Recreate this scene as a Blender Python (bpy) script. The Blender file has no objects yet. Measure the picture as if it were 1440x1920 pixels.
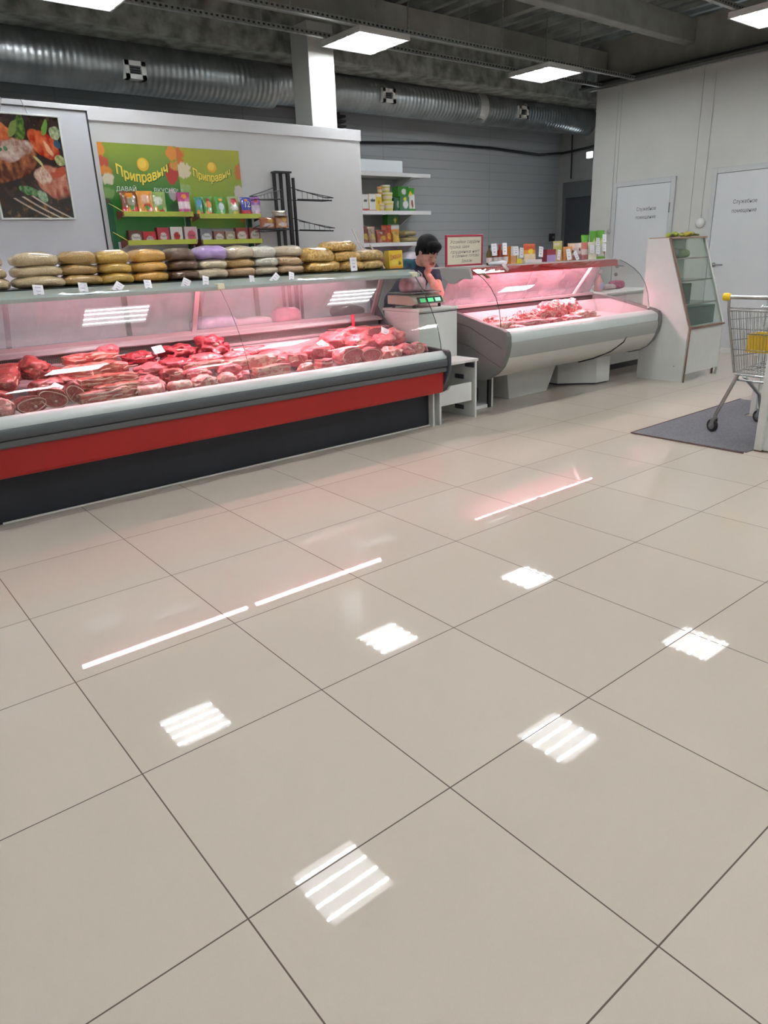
import bpy, bmesh, math, random
from mathutils import Vector, Matrix, noise, Euler
PI = math.pi
C = bpy.context.scene.collection
scene = bpy.context.scene

# ---------------------------------------------------------------- camera
cam_d = bpy.data.cameras.new('camera')
cam_d.sensor_fit = 'VERTICAL'; cam_d.sensor_height = 36.0; cam_d.lens = 24.882
cam_d.clip_start = 0.05; cam_d.clip_end = 60
cam = bpy.data.objects.new('camera', cam_d); C.objects.link(cam)
CX = Vector((0.776087, -0.629589, -0.036143)); CY = Vector((-0.242442, -0.244966, -0.938730)); CZ = Vector((0.582160, 0.737299, -0.342753))
cm = Matrix(((CX.x, -CY.x, -CZ.x, -0.4457), (CX.y, -CY.y, -CZ.y, -1.0883), (CX.z, -CY.z, -CZ.z, 1.3283), (0, 0, 0, 1)))
cam.matrix_world = cm
scene.camera = cam

# ---------------------------------------------------------------- light levels
scene.view_settings.view_transform = 'Standard'
scene.view_settings.look = 'None'
scene.view_settings.gamma = 1.0
scene.view_settings.use_curve_mapping = False
scene.view_settings.exposure = 0.80
PANEL = 19.0          # radiance of the ceiling panels
TUBE = 80.0           # radiance of the pink counter tubes
TUBE_COL = (1.0, 0.44, 0.52)
w = bpy.data.worlds.new('world'); scene.world = w; w.use_nodes = True
w.node_tree.nodes['Background'].inputs[0].default_value = (0.75, 0.82, 0.88, 1)
w.node_tree.nodes['Background'].inputs[1].default_value = 0.25

# ---------------------------------------------------------------- materials
MATS = {}
def setin(b, name, val):
    if name in b.inputs: b.inputs[name].default_value = val
def mat(name, col, rough=0.5, metal=0.0, spec=0.5, var=0.0, scale=8.0, bump=0.0, bscale=60.0, coat=0.0, emit=None, es=0.0, stretch=None, col2=None, sss=0.0):
    """procedural principled: base colour varied by noise, optional noise bump"""
    if name in MATS: return MATS[name]
    m = bpy.data.materials.new(name); m.use_nodes = True; nt = m.node_tree; N = nt.nodes; L = nt.links
    b = N['Principled BSDF']
    c = (col[0], col[1], col[2], 1)
    setin(b, 'Base Color', c); setin(b, 'Roughness', rough); setin(b, 'Metallic', metal); setin(b, 'Specular IOR Level', spec)
    setin(b, 'Coat Weight', coat)
    if sss: setin(b, 'Subsurface Weight', sss); setin(b, 'Subsurface Radius', (0.02, 0.008, 0.005)); setin(b, 'Subsurface Scale', 0.5)
    if emit: setin(b, 'Emission Color', (*emit, 1)); setin(b, 'Emission Strength', es)
    tc = N.new('ShaderNodeTexCoord'); src = tc.outputs['Object']
    if stretch:
        mp = N.new('ShaderNodeMapping'); mp.inputs['Scale'].default_value = stretch; L.new(src, mp.inputs[0]); src = mp.outputs[0]
    if var > 0 or col2:
        n = N.new('ShaderNodeTexNoise'); n.inputs['Scale'].default_value = scale; n.inputs['Detail'].default_value = 4; L.new(src, n.inputs['Vector'])
        r = N.new('ShaderNodeValToRGB'); L.new(n.outputs[0], r.inputs[0])
        a = col2 if col2 else [max(0, x * (1 - var)) for x in col]
        d = col if col2 else [min(1, x * (1 + var)) for x in col]
        r.color_ramp.elements[0].position = 0.35; r.color_ramp.elements[1].position = 0.65
        r.color_ramp.elements[0].color = (*a, 1); r.color_ramp.elements[1].color = (*d, 1)
        L.new(r.outputs[0], b.inputs['Base Color'])
    if bump > 0:
        n2 = N.new('ShaderNodeTexNoise'); n2.inputs['Scale'].default_value = bscale; n2.inputs['Detail'].default_value = 3; L.new(src, n2.inputs['Vector'])
        bp = N.new('ShaderNodeBump'); bp.inputs['Strength'].default_value = bump; bp.inputs['Distance'].default_value = 0.01
        L.new(n2.outputs[0], bp.inputs['Height']); L.new(bp.outputs[0], b.inputs['Normal'])
    MATS[name] = m
    return m

def math_node(N, L, op, a, b=None):
    n = N.new('ShaderNodeMath'); n.operation = op
    for i, x in enumerate((a, b)):
        if x is None: continue
        if isinstance(x, (int, float)): n.inputs[i].default_value = x
        else: L.new(x, n.inputs[i])
    return n.outputs[0]

def glass(name, tint=(0.95, 0.98, 0.97), haze=0.0, hazecol=(0.8, 0.8, 0.8), f0=0.04, rough=0.0):
    if name in MATS: return MATS[name]
    m = bpy.data.materials.new(name); m.use_nodes = True; nt = m.node_tree; N = nt.nodes; L = nt.links
    N.remove(N['Principled BSDF']); out = N['Material Output']
    tr = N.new('ShaderNodeBsdfTransparent'); tr.inputs[0].default_value = (*tint, 1)
    gl = N.new('ShaderNodeBsdfGlossy'); gl.inputs['Roughness'].default_value = rough
    lw = N.new('ShaderNodeLayerWeight'); lw.inputs[0].default_value = 0.5
    p5 = math_node(N, L, 'POWER', lw.outputs['Facing'], 5.0)
    fr = math_node(N, L, 'ADD', math_node(N, L, 'MULTIPLY', p5, 1 - f0), f0)
    mx = N.new('ShaderNodeMixShader'); L.new(fr, mx.inputs[0]); L.new(tr.outputs[0], mx.inputs[1]); L.new(gl.outputs[0], mx.inputs[2])
    last = mx.outputs[0]
    if haze > 0:
        df = N.new('ShaderNodeBsdfDiffuse'); df.inputs[0].default_value = (*hazecol, 1)
        tl = N.new('ShaderNodeBsdfTranslucent'); tl.inputs[0].default_value = (*hazecol, 1)
        ad = N.new('ShaderNodeMixShader'); L.new(df.outputs[0], ad.inputs[1]); L.new(tl.outputs[0], ad.inputs[2])
        tc = N.new('ShaderNodeTexCoord'); n = N.new('ShaderNodeTexNoise'); n.inputs['Scale'].default_value = 3.0; n.inputs['Detail'].default_value = 5
        L.new(tc.outputs['Object'], n.inputs['Vector'])
        hf = math_node(N, L, 'MULTIPLY', n.outputs[0], haze * 2)
        m2 = N.new('ShaderNodeMixShader'); L.new(hf, m2.inputs[0]); L.new(last, m2.inputs[1]); L.new(ad.outputs[0], m2.inputs[2]); last = m2.outputs[0]
    L.new(last, out.inputs[0])
    MATS[name] = m
    return m

def paint_mat(name='painted', rough=0.35, coat=0.0, spec=0.5):
    """colour comes from the mesh's own colour attribute (printed artwork)"""
    if name in MATS: return MATS[name]
    m = bpy.data.materials.new(name); m.use_nodes = True; nt = m.node_tree; N = nt.nodes; L = nt.links
    b = N['Principled BSDF']; a = N.new('ShaderNodeVertexColor'); a.layer_name = 'Col'
    n = N.new('ShaderNodeTexNoise'); n.inputs['Scale'].default_value = 90
    mx = N.new('ShaderNodeMix'); mx.data_type = 'RGBA'; mx.blend_type = 'MULTIPLY'; mx.inputs[0].default_value = 0.15
    L.new(a.outputs[0], mx.inputs[6]); L.new(n.outputs[1], mx.inputs[7]); L.new(mx.outputs[2], b.inputs['Base Color'])
    setin(b, 'Roughness', rough); setin(b, 'Coat Weight', coat); setin(b, 'Specular IOR Level', spec)
    MATS[name] = m
    return m

# ---------------------------------------------------------------- mesh building
class MB:
    def __init__(s): s.v = []; s.f = []; s.c = []; s.mi = []; s.cur = 0
    def add(s, vs, fs, cols=None):
        o = len(s.v); s.v += [tuple(x) for x in vs]; s.f += [tuple(i + o for i in f) for f in fs]; s.mi += [s.cur] * len(fs)
        s.c += list(cols) if cols else [(1, 1, 1)] * len(vs)
        return s
    def box(s, x0, x1, y0, y1, z0, z1):
        v = [(x, y, z) for x in (x0, x1) for y in (y0, y1) for z in (z0, z1)]
        return s.add(v, [(0, 1, 3, 2), (4, 6, 7, 5), (0, 4, 5, 1), (2, 3, 7, 6), (0, 2, 6, 4), (1, 5, 7, 3)])
    def obox(s, c, ax, ay, az, hx, hy, hz):
        c = Vector(c); ax = Vector(ax).normalized(); ay = Vector(ay).normalized(); az = Vector(az).normalized()
        v = [c + ax * i * hx + ay * j * hy + az * k * hz for i in (-1, 1) for j in (-1, 1) for k in (-1, 1)]
        return s.add(v, [(0, 1, 3, 2), (4, 6, 7, 5), (0, 4, 5, 1), (2, 3, 7, 6), (0, 2, 6, 4), (1, 5, 7, 3)])
    def prism(s, poly, a0, a1, axis='x'):
        """extrude a 2-D outline; axis x: (y,z), axis y: (x,z), axis z: (x,y)"""
        n = len(poly)
        def P(a, q): return {'x': (a, q[0], q[1]), 'y': (q[0], a, q[1]), 'z': (q[0], q[1], a)}[axis]
        v = [P(a0, q) for q in poly] + [P(a1, q) for q in poly]
        f = [tuple(range(n)), tuple(range(2 * n - 1, n - 1, -1))] + [(i, i + n, (i + 1) % n + n, (i + 1) % n) for i in range(n)]
        return s.add(v, f)
    def ribbon(s, poly, a0, a1, t, axis='x'):
        """a curved panel: the open profile given thickness t, extruded"""
        n = len(poly); off = []
        for i in range(n):
            p = Vector(poly[max(0, i - 1)]); q = Vector(poly[min(n - 1, i + 1)]); d = (q - p).normalized()
            off.append((poly[i][0] - d.y * t, poly[i][1] + d.x * t))
        def P(a, q): return {'x': (a, q[0], q[1]), 'y': (q[0], a, q[1]), 'z': (q[0], q[1], a)}[axis]
        v = [P(a, q) for a in (a0, a1) for q in poly] + [P(a, q) for a in (a0, a1) for q in off]
        f = []
        for i in range(n - 1):
            f += [(i, i + 1, n + i + 1, n + i), (2 * n + i, 3 * n + i, 3 * n + i + 1, 2 * n + i + 1),
                  (i, 2 * n + i, 2 * n + i + 1, i + 1), (n + i, n + i + 1, 3 * n + i + 1, 3 * n + i)]
        f += [(0, n, 3 * n, 2 * n), (n - 1, 3 * n - 1, 4 * n - 1, 2 * n - 1)]
        return s.add(v, f)
    def tube(s, pts, r, n=8, cap=True):
        pts = [Vector(p) for p in pts]; rs = r if isinstance(r, (list, tuple)) else [r] * len(pts)
        vs = []; up = None
        for i, p in enumerate(pts):
            d = (pts[min(i + 1, len(pts) - 1)] - pts[max(i - 1, 0)]).normalized()
            if up is None: up = Vector((0, 0, 1)) if abs(d.z) < 0.9 else Vector((1, 0, 0))
            a = d.cross(up).normalized(); up = a.cross(d).normalized()
            for k in range(n):
                t = 2 * PI * k / n; vs.append(p + (a * math.cos(t) + up * math.sin(t)) * rs[i])
        fs = [(i * n + k, i * n + (k + 1) % n, (i + 1) * n + (k + 1) % n, (i + 1) * n + k) for i in range(len(pts) - 1) for k in range(n)]
        if cap: fs += [tuple(range(n - 1, -1, -1)), tuple((len(pts) - 1) * n + k for k in range(n))]
        return s.add(vs, fs)
    def lathe(s, prof, c=(0, 0, 0), n=20, axis=(0, 0, 1)):
        c = Vector(c); az = Vector(axis).normalized(); ax = Vector((1, 0, 0)) if abs(az.x) < 0.9 else Vector((0, 1, 0))
        ay = az.cross(ax).normalized(); ax = ay.cross(az).normalized(); vs = []
        for r, h in prof:
            for k in range(n):
                t = 2 * PI * k / n; vs.append(c + ax * math.cos(t) * r + ay * math.sin(t) * r + az * h)
        fs = [(i * n + k, i * n + (k + 1) % n, (i + 1) * n + (k + 1) % n, (i + 1) * n + k) for i in range(len(prof) - 1) for k in range(n)]
        fs += [tuple(range(n - 1, -1, -1)), tuple((len(prof) - 1) * n + k for k in range(n))]
        return s.add(vs, fs)
    def ball(s, c, r, n=12, m=8, rot=None):
        """ellipsoid, r a number or three radii"""
        if not isinstance(r, (list, tuple)): r = (r, r, r)
        R = rot.to_matrix() if rot else Matrix.Identity(3)
        c = Vector(c); vs = [c + R @ Vector((0, 0, -r[2]))]
        for i in range(1, m):
            ph = PI * i / m - PI / 2
            for k in range(n):
                t = 2 * PI * k / n; vs.append(c + R @ Vector((r[0] * math.cos(ph) * math.cos(t), r[1] * math.cos(ph) * math.sin(t), r[2] * math.sin(ph))))
        vs.append(c + R @ Vector((0, 0, r[2]))); last = len(vs) - 1
        fs = [(0, 1 + (k + 1) % n, 1 + k) for k in range(n)] + [(last, last - n + k, last - n + (k + 1) % n) for k in range(n)]
        fs += [(1 + i * n + k, 1 + i * n + (k + 1) % n, 1 + (i + 1) * n + (k + 1) % n, 1 + (i + 1) * n + k) for i in range(m - 2) for k in range(n)]
        return s.add(vs, fs)
    def capsule(s, a, b, ra, rb, n=12):
        a = Vector(a); b = Vector(b); d = (b - a); l = d.length; d.normalize()
        pts = []; rs = []
        for k in range(5):
            t = PI / 2 * k / 4; pts.append(a - d * ra * math.cos(t)); rs.append(max(ra * math.sin(t), 1e-4))
        for k in range(5):
            t = PI / 2 * k / 4; pts.append(b + d * rb * math.sin(t)); rs.append(max(rb * math.cos(t), 1e-4))
        return s.tube(pts, rs, n)
    def build(s, name, m, parent=None, smooth=False, bevel=0, world=True, label=None, paint=False, ang=40):
        me = bpy.data.meshes.new(name)
        off = parent_loc(parent) if (parent and world) else Vector((0, 0, 0))
        me.from_pydata([Vector(v) - off for v in s.v], [], s.f)
        bm = bmesh.new(); bm.from_mesh(me); bmesh.ops.recalc_face_normals(bm, faces=bm.faces); bm.to_mesh(me); bm.free()
        for mm in (m if isinstance(m, (list, tuple)) else [m]): me.materials.append(mm)
        if isinstance(m, (list, tuple)):
            for p, i in zip(me.polygons, s.mi): p.material_index = i
        if paint:
            ca = me.color_attributes.new('Col', 'FLOAT_COLOR', 'POINT')
            for i, c in enumerate(s.c): ca.data[i].color = (c[0], c[1], c[2], 1)
        if smooth:
            for p in me.polygons: p.use_smooth = True
            if hasattr(me, 'set_sharp_from_angle'): me.set_sharp_from_angle(angle=math.radians(ang))
        o = bpy.data.objects.new(name, me); C.objects.link(o)
        if parent: o.parent = parent
        if label: o['label'] = label
        if bevel:
            b = o.modifiers.new('bevel', 'BEVEL'); b.width = bevel; b.segments = 2; b.limit_method = 'ANGLE'; b.angle_limit = math.radians(35)
        return o

WLOC = {}
def parent_loc(p):
    l = Vector((0, 0, 0))
    while p: l += p.location; p = p.parent
    return l
def thing(name, label, cat, loc=(0, 0, 0), group=None, rotz=0):
    o = bpy.data.objects.new(name, None); C.objects.link(o); o.location = loc; o.rotation_euler = (0, 0, rotz); o.empty_display_size = 0.1
    return tag(o, label, cat, group)
def tag(o, label, cat, group=None):
    o['label'] = label; o['category'] = cat
    if group: o['group'] = group
    return o
def struct(o): o['kind'] = 'structure'; return o
def dup(root, loc=None, rotz=None, label=None, group=None):
    r = root.copy(); C.objects.link(r)
    if loc is not None: r.location = loc
    if rotz is not None: r.rotation_euler = (r.rotation_euler.x, r.rotation_euler.y, rotz)
    if label: r['label'] = label
    if group: r['group'] = group
    for ch in list(root.children):
        c = ch.copy(); C.objects.link(c); c.parent = r
        for g in list(ch.children):
            d = g.copy(); C.objects.link(d); d.parent = c
    return r

TXT = {}
def text_verts(s):
    if s in TXT: return TXT[s]
    cu = bpy.data.curves.new('t', 'FONT'); cu.body = s; cu.size = 1.0; cu.resolution_u = 3; cu.align_x = 'CENTER'
    o = bpy.data.objects.new('t', cu); C.objects.link(o)
    dg = bpy.context.evaluated_depsgraph_get(); me = bpy.data.meshes.new_from_object(o.evaluated_get(dg))
    r = ([v.co.copy() for v in me.vertices], [tuple(p.vertices) for p in me.polygons])
    bpy.data.objects.remove(o); bpy.data.curves.remove(cu); bpy.data.meshes.remove(me)
    TXT[s] = r
    return r
def text(mb, s, origin, xd, yd, size, fn=None, width=None):
    """flat letters laid on a surface; fn bends (x, y) before placing"""
    vs, fs = text_verts(s); o = Vector(origin); xd = Vector(xd); yd = Vector(yd)
    if width:
        w0 = max(v.x for v in vs) - min(v.x for v in vs); sx = width / w0
    else: sx = size
    out = []
    for v in vs:
        x, y = v.x * sx, v.y * size
        if fn: x, y = fn(x, y)
        out.append(o + xd * x + yd * y)
    mb.add(out, fs)

def rnd(a, b): return random.uniform(a, b)
random.seed(7)
# ================================================================ THE ROOM
def floor_material():
    m = bpy.data.materials.new('polished_porcelain_tiles'); m.use_nodes = True; nt = m.node_tree; N = nt.nodes; L = nt.links
    b = N['Principled BSDF']; g = N.new('ShaderNodeNewGeometry'); sp = N.new('ShaderNodeSeparateXYZ'); L.new(g.outputs['Position'], sp.inputs[0])
    ds = []; cells = []
    for k in ('X', 'Y'):
        q = math_node(N, L, 'DIVIDE', sp.outputs[k], 0.6)
        fr = math_node(N, L, 'FRACT', q); d = math_node(N, L, 'ABSOLUTE', math_node(N, L, 'SUBTRACT', fr, 0.5))
        ds.append(d); cells.append(math_node(N, L, 'FLOOR', q))
    mxd = math_node(N, L, 'MAXIMUM', ds[0], ds[1])
    gr = math_node(N, L, 'GREATER_THAN', mxd, 0.4969)
    cx = N.new('ShaderNodeCombineXYZ'); L.new(cells[0], cx.inputs[0]); L.new(cells[1], cx.inputs[1])
    wn = N.new('ShaderNodeTexWhiteNoise'); L.new(cx.outputs[0], wn.inputs[0])
    n = N.new('ShaderNodeTexNoise'); n.inputs['Scale'].default_value = 260; n.inputs['Detail'].default_value = 2; L.new(g.outputs['Position'], n.inputs['Vector'])
    n3 = N.new('ShaderNodeTexNoise'); n3.inputs['Scale'].default_value = 1.3; n3.inputs['Detail'].default_value = 3; L.new(g.outputs['Position'], n3.inputs['Vector'])
    f = math_node(N, L, 'ADD', math_node(N, L, 'MULTIPLY', wn.outputs[0], 0.4), math_node(N, L, 'MULTIPLY', n.outputs[0], 0.6))
    mx = N.new('ShaderNodeMix'); mx.data_type = 'RGBA'; L.new(f, mx.inputs[0])
    mx.inputs[6].default_value = (0.49, 0.435, 0.37, 1); mx.inputs[7].default_value = (0.55, 0.49, 0.42, 1)
    m2 = N.new('ShaderNodeMix'); m2.data_type = 'RGBA'; L.new(gr, m2.inputs[0]); L.new(mx.outputs[2], m2.inputs[6]); m2.inputs[7].default_value = (0.085, 0.055, 0.04, 1)
    L.new(m2.outputs[2], b.inputs['Base Color'])
    rg = math_node(N, L, 'ADD', math_node(N, L, 'MULTIPLY', n3.outputs[0], 0.02), 0.010)
    rr = math_node(N, L, 'MAXIMUM', rg, math_node(N, L, 'MULTIPLY', gr, 0.6)); L.new(rr, b.inputs['Roughness'])
    setin(b, 'IOR', 1.5)
    bp = N.new('ShaderNodeBump'); bp.inputs['Strength'].default_value = 0.25; bp.inputs['Distance'].default_value = 0.002; bp.invert = True
    L.new(gr, bp.inputs['Height']); L.new(bp.outputs[0], b.inputs['Normal'])
    return m
X0, X1, Y0, Y1, ZC = -4.2, 8.6, -4.4, 7.0, 3.92
struct(MB().box(X0, 10.0, Y0, Y1 + .1, -0.1, 0).build('floor', floor_material()))

M_white = mat('wall_panel_paint', (0.53, 0.54, 0.52), 0.45, var=0.03, scale=2.0, bump=0.05, bscale=180)
M_deck = mat('galvanised_deck', (0.36, 0.385, 0.37), 0.5, 0.3, var=0.3, scale=3.0)
M_conc = mat('mottled_concrete', (0.27, 0.285, 0.26), 0.9, var=0.45, scale=7.0, bump=0.4, bscale=25)
M_conc2 = mat('pale_concrete', (0.30, 0.30, 0.27), 0.9, var=0.12, scale=4.0, bump=0.2, bscale=30)
M_beam = mat('primed_steel_beam', (0.31, 0.32, 0.30), 0.6, 0.1, var=0.12, scale=5)
M_galv = mat('galvanised_steel', (0.42, 0.44, 0.43), 0.38, 0.8, var=0.2, scale=30)
M_black = mat('black_plastic', (0.012, 0.012, 0.014), 0.4)
M_dark = mat('dark_line', (0.02, 0.02, 0.022), 0.6)

# grey sandwich panels of the back wall: fine horizontal grooves, lying boards 1.1 m tall
def siding():
    m = bpy.data.materials.new('grey_grooved_siding'); m.use_nodes = True; nt = m.node_tree; N = nt.nodes; L = nt.links; b = N['Principled BSDF']
    g = N.new('ShaderNodeNewGeometry'); sp = N.new('ShaderNodeSeparateXYZ'); L.new(g.outputs['Position'], sp.inputs[0])
    fr = math_node(N, L, 'FRACT', math_node(N, L, 'DIVIDE', sp.outputs['Z'], 0.115)); a = math_node(N, L, 'LESS_THAN', fr, 0.13)
    fx = math_node(N, L, 'FRACT', math_node(N, L, 'DIVIDE', sp.outputs['X'], 2.05)); ax = math_node(N, L, 'LESS_THAN', fx, 0.008)
    k = math_node(N, L, 'MAXIMUM', math_node(N, L, 'MULTIPLY', a, 0.7), ax)
    mx = N.new('ShaderNodeMix'); mx.data_type = 'RGBA'; L.new(k, mx.inputs[0]); mx.inputs[6].default_value = (0.36, 0.38, 0.40, 1); mx.inputs[7].default_value = (0.29, 0.31, 0.33, 1)
    L.new(mx.outputs[2], b.inputs['Base Color']); setin(b, 'Roughness', 0.55)
    bp = N.new('ShaderNodeBump'); bp.inputs['Strength'].default_value = 0.4; bp.inputs['Distance'].default_value = 0.004; bp.invert = True
    L.new(k, bp.inputs['Height']); L.new(bp.outputs[0], b.inputs['Normal'])
    return m
M_siding = siding()
struct(MB().box(X0, 10.0, Y1, Y1 + .1, 0, 4.1).build('wall_back', M_siding))
# end wall of the passage beyond the white wall
M_pass = mat('passage_grey', (0.33, 0.345, 0.34), 0.6, var=0.05)
struct(MB().box(9.85, 9.95, 4.6, 7.0, 0, 4.1).build('wall_passage', M_pass))
# white wall with the doors
wr = struct(MB().box(8.6, 8.72, Y0, 5.44, 0, 3.27).build('wall_right', M_white))
mb = MB()
for y in (5.05, 3.95, 2.75, 1.55, .35, -.85):
    mb.box(8.596, 8.6, y - .002, y + .002, 0, 3.26)
struct(mb.build('trim_1', mat('panel_joint', (0.36, 0.37, 0.36), 0.6)))
struct(MB().box(8.62, 8.74, Y0, 5.47, 3.28, 3.80).build('wall_upper', M_conc2))
struct(MB().box(X0 - .1, X0, Y0, Y1, 0, 4.1).build('wall_left', M_white))
struct(MB().box(X0, 8.7, Y0 - .1, Y0, 0, 4.1).build('wall_front', M_white))

# corrugated roof deck, ribs run across the beams
prof = []; x = X0
while x < 9.95:
    prof += [(x, ZC), (x + .03, ZC + .06), (x + .13, ZC + .06), (x + .16, ZC)]; x += .24
mb = MB(); n = len(prof)
mb.add([(q[0], Y0, q[1]) for q in prof] + [(q[0], Y1, q[1]) for q in prof], [(i, i + 1, n + i + 1, n + i) for i in range(n - 1)])
struct(mb.build('ceiling', M_deck))
def ibeam(y, z0, z1, x0, x1, hw=0.09):
    mb = MB(); t = 0.016
    mb.prism([(y - hw, z0), (y + hw, z0), (y + hw, z0 + t), (y + .012, z0 + t), (y + .012, z1 - t), (y + hw, z1 - t), (y + hw, z1), (y - hw, z1), (y - hw, z1 - t), (y - .012, z1 - t), (y - .012, z0 + t), (y - hw, z0 + t)], x0, x1)
    return mb
T1 = tag(MB().box(X0, 8.62, 4.12, 4.26, 3.53, 3.78).build('roof_beam', M_beam, bevel=.01), 'grey rectangular roof beam nearest the camera, running over the aisle into the white wall', 'beam')
T1 = tag(MB().box(X0, 8.62, 5.32, 5.46, 3.45, 3.68).build('roof_beam', M_conc2, bevel=.008), 'pale grey roof beam passing right behind the two lit ceiling lamps', 'beam')
T1 = tag(MB().box(X0, 9.85, 6.0, 6.4, 3.27, 3.78).build('concrete_beam', M_conc, bevel=.015), 'mottled dark concrete beam above the round ventilation duct', 'beam')
T1 = tag(ibeam(2.6, 3.58, 3.86, X0, 8.62).build('roof_beam', M_beam), 'steel roof beam out over the near part of the aisle', 'beam')
T1 = tag(ibeam(0.6, 3.58, 3.86, X0, 8.62).build('roof_beam', M_beam), 'steel roof beam above the place where the camera stands', 'beam')
# purlins carrying the deck
for i, x in enumerate((3.55, 6.6)):
    tag(MB().box(x - .05, x + .05, 4.26, 6.0, 3.76, 3.92).build('roof_purlin', M_beam), ['short steel purlin under the deck left of the nearer lamp', 'short steel purlin under the deck near the farther lamp'][i], 'beam')

# column
M_col = mat('column_paint', (0.60, 0.61, 0.58), 0.5, var=0.03)
tag(MB().box(4.04, 4.345, 5.5, 5.8, 0, 3.45).build('column', M_col, bevel=.006), 'square light column rising behind the partition, one side brightly lit', 'column')

# perforated rails that carry the lamps
def rail_mat():
    m = mat('perforated_channel', (0.42, 0.44, 0.43), 0.38, 0.8, var=0.2, scale=30)
    nt = m.node_tree; N = nt.nodes; L = nt.links; b = N['Principled BSDF']
    g = N.new('ShaderNodeNewGeometry'); sp = N.new('ShaderNodeSeparateXYZ'); L.new(g.outputs['Position'], sp.inputs[0])
    fx = math_node(N, L, 'LESS_THAN', math_node(N, L, 'FRACT', math_node(N, L, 'DIVIDE', sp.outputs['X'], .05)), .45)
    z1 = math_node(N, L, 'GREATER_THAN', sp.outputs['Z'], 3.263); z2 = math_node(N, L, 'LESS_THAN', sp.outputs['Z'], 3.278)
    k = math_node(N, L, 'MULTIPLY', math_node(N, L, 'MULTIPLY', z1, z2), fx)
    old = b.inputs['Base Color'].links[0].from_socket
    mx = N.new('ShaderNodeMix'); mx.data_type = 'RGBA'; L.new(k, mx.inputs[0]); L.new(old, mx.inputs[6]); mx.inputs[7].default_value = (.02, .02, .02, 1); L.new(mx.outputs[2], b.inputs['Base Color'])
    L.new(math_node(N, L, 'MULTIPLY', math_node(N, L, 'SUBTRACT', 1.0, k), .8), b.inputs['Metallic'])
    return m
M_rail = rail_mat()
def rail(y, z, x0, x1, label):
    t = thing('perforated_rail', label, 'rail', ((x0 + x1) / 2, y, z))
    mb = MB(); mb.prism([(y - .021, z), (y + .021, z), (y + .021, z + .041), (y + .018, z + .041), (y + .018, z + .003), (y - .018, z + .003), (y - .018, z + .041), (y - .021, z + .041)], x0, x1)
    mb.build('channel', M_rail, t)
    x = x0 + 1.0
    while x < x1 - .2: MB().tube([(x, y, z + .03), (x, y, 3.93)], .006, 6).build('threaded_rod', M_galv, t); x += 1.3
rail(4.78, 3.25, X0 + .1, 8.42, 'perforated galvanised rail over the front edge of the lit lamps')
rail(5.26, 3.25, X0 + .1, 8.42, 'perforated galvanised rail over the back edge of the lit lamps')
rail(2.2, 3.25, X0 + .1, 8.42, 'perforated galvanised rail over the lamps of the aisle row, front one')
rail(2.68, 3.25, X0 + .1, 8.42, 'perforated galvanised rail over the lamps of the aisle row, back one')
# cable tray along the top of the white wall
t = thing('cable_tray', 'dark cable tray running along the top of the white wall', 'cable tray', (8.5, 3.0, 3.27))
MB().box(8.44, 8.56, -1.0, 5.62, 3.27, 3.30).build('tray', mat('tray_grey', (0.10, 0.105, 0.10), 0.6, 0.3), t)
MB().tube([(8.47, -1, 3.315), (8.47, 2, 3.32), (8.48, 4.2, 3.315), (8.48, 5.6, 3.32)], .02, 8).build('cable', M_black, t)
MB().tube([(8.52, -1, 3.312), (8.53, 1.6, 3.325), (8.52, 3.9, 3.312), (8.53, 5.6, 3.32)], .014, 8).build('cable', M_black, t)
MB().box(8.56, 8.62, -1, 5.55, 3.262, 3.272).build('edge_strip', M_galv, t, label='bright edge strip')

# lamps ---------------------------------------------------------
def lamp_mat():
    m = bpy.data.materials.new('led_diffuser'); m.use_nodes = True; nt = m.node_tree; N = nt.nodes; L = nt.links
    N.remove(N['Principled BSDF']); out = N['Material Output']; em = N.new('ShaderNodeEmission')
    tc = N.new('ShaderNodeTexCoord'); sp = N.new('ShaderNodeSeparateXYZ'); L.new(tc.outputs['Object'], sp.inputs[0])
    # four rows of diodes shine through the diffuser
    a = math_node(N, L, 'FRACT', math_node(N, L, 'ADD', math_node(N, L, 'DIVIDE', sp.outputs['Y'], 0.14), 0.0))
    d = math_node(N, L, 'ABSOLUTE', math_node(N, L, 'SUBTRACT', a, 0.5))
    row = math_node(N, L, 'LESS_THAN', d, 0.075)
    b = math_node(N, L, 'FRACT', math_node(N, L, 'DIVIDE', sp.outputs['X'], 0.036)); e = math_node(N, L, 'ABSOLUTE', math_node(N, L, 'SUBTRACT', b, 0.5))
    dot = math_node(N, L, 'ADD', math_node(N, L, 'MULTIPLY', math_node(N, L, 'LESS_THAN', e, 0.30), 4.6), 1.6)
    s = math_node(N, L, 'ADD', math_node(N, L, 'MULTIPLY', math_node(N, L, 'MULTIPLY', row, dot), PANEL), PANEL * 0.17)
    L.new(s, em.inputs[1]); em.inputs[0].default_value = (0.96, 0.99, 1.0, 1)
    L.new(em.outputs[0], out.inputs[0])
    return m
M_led = lamp_mat(); M_frame = mat('lamp_frame_white', (0.7, 0.71, 0.70), 0.4)
lamp = thing('ceiling_light', 'left bright square LED lamp, cut by the top edge of the picture', 'ceiling light', (1.79, 5.05, 3.2))
MB().box(-.3, .3, -.3, .3, .004, .045).build('housing', M_frame, lamp, world=False, bevel=.004)
fr = MB()
for a in (-1, 1):
    fr.box(-.3, .3, min(a * .3, a * .285), max(a * .3, a * .285), -.006, .004); fr.box(min(a * .3, a * .285), max(a * .3, a * .285), -.285, .285, -.006, .004)
fr.build('rim', M_frame, lamp, world=False)
MB().box(-.285, .285, -.285, .285, -.001, .004).build('diffuser', M_led, lamp, world=False)
dup(lamp, (4.38, 5.03, 3.2), label='bright square LED lamp in front of the top of the column')
dup(lamp, (6.98, 5.0, 3.2), label='bright square LED lamp farther right, over the glass counter with the red strip')
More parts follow.
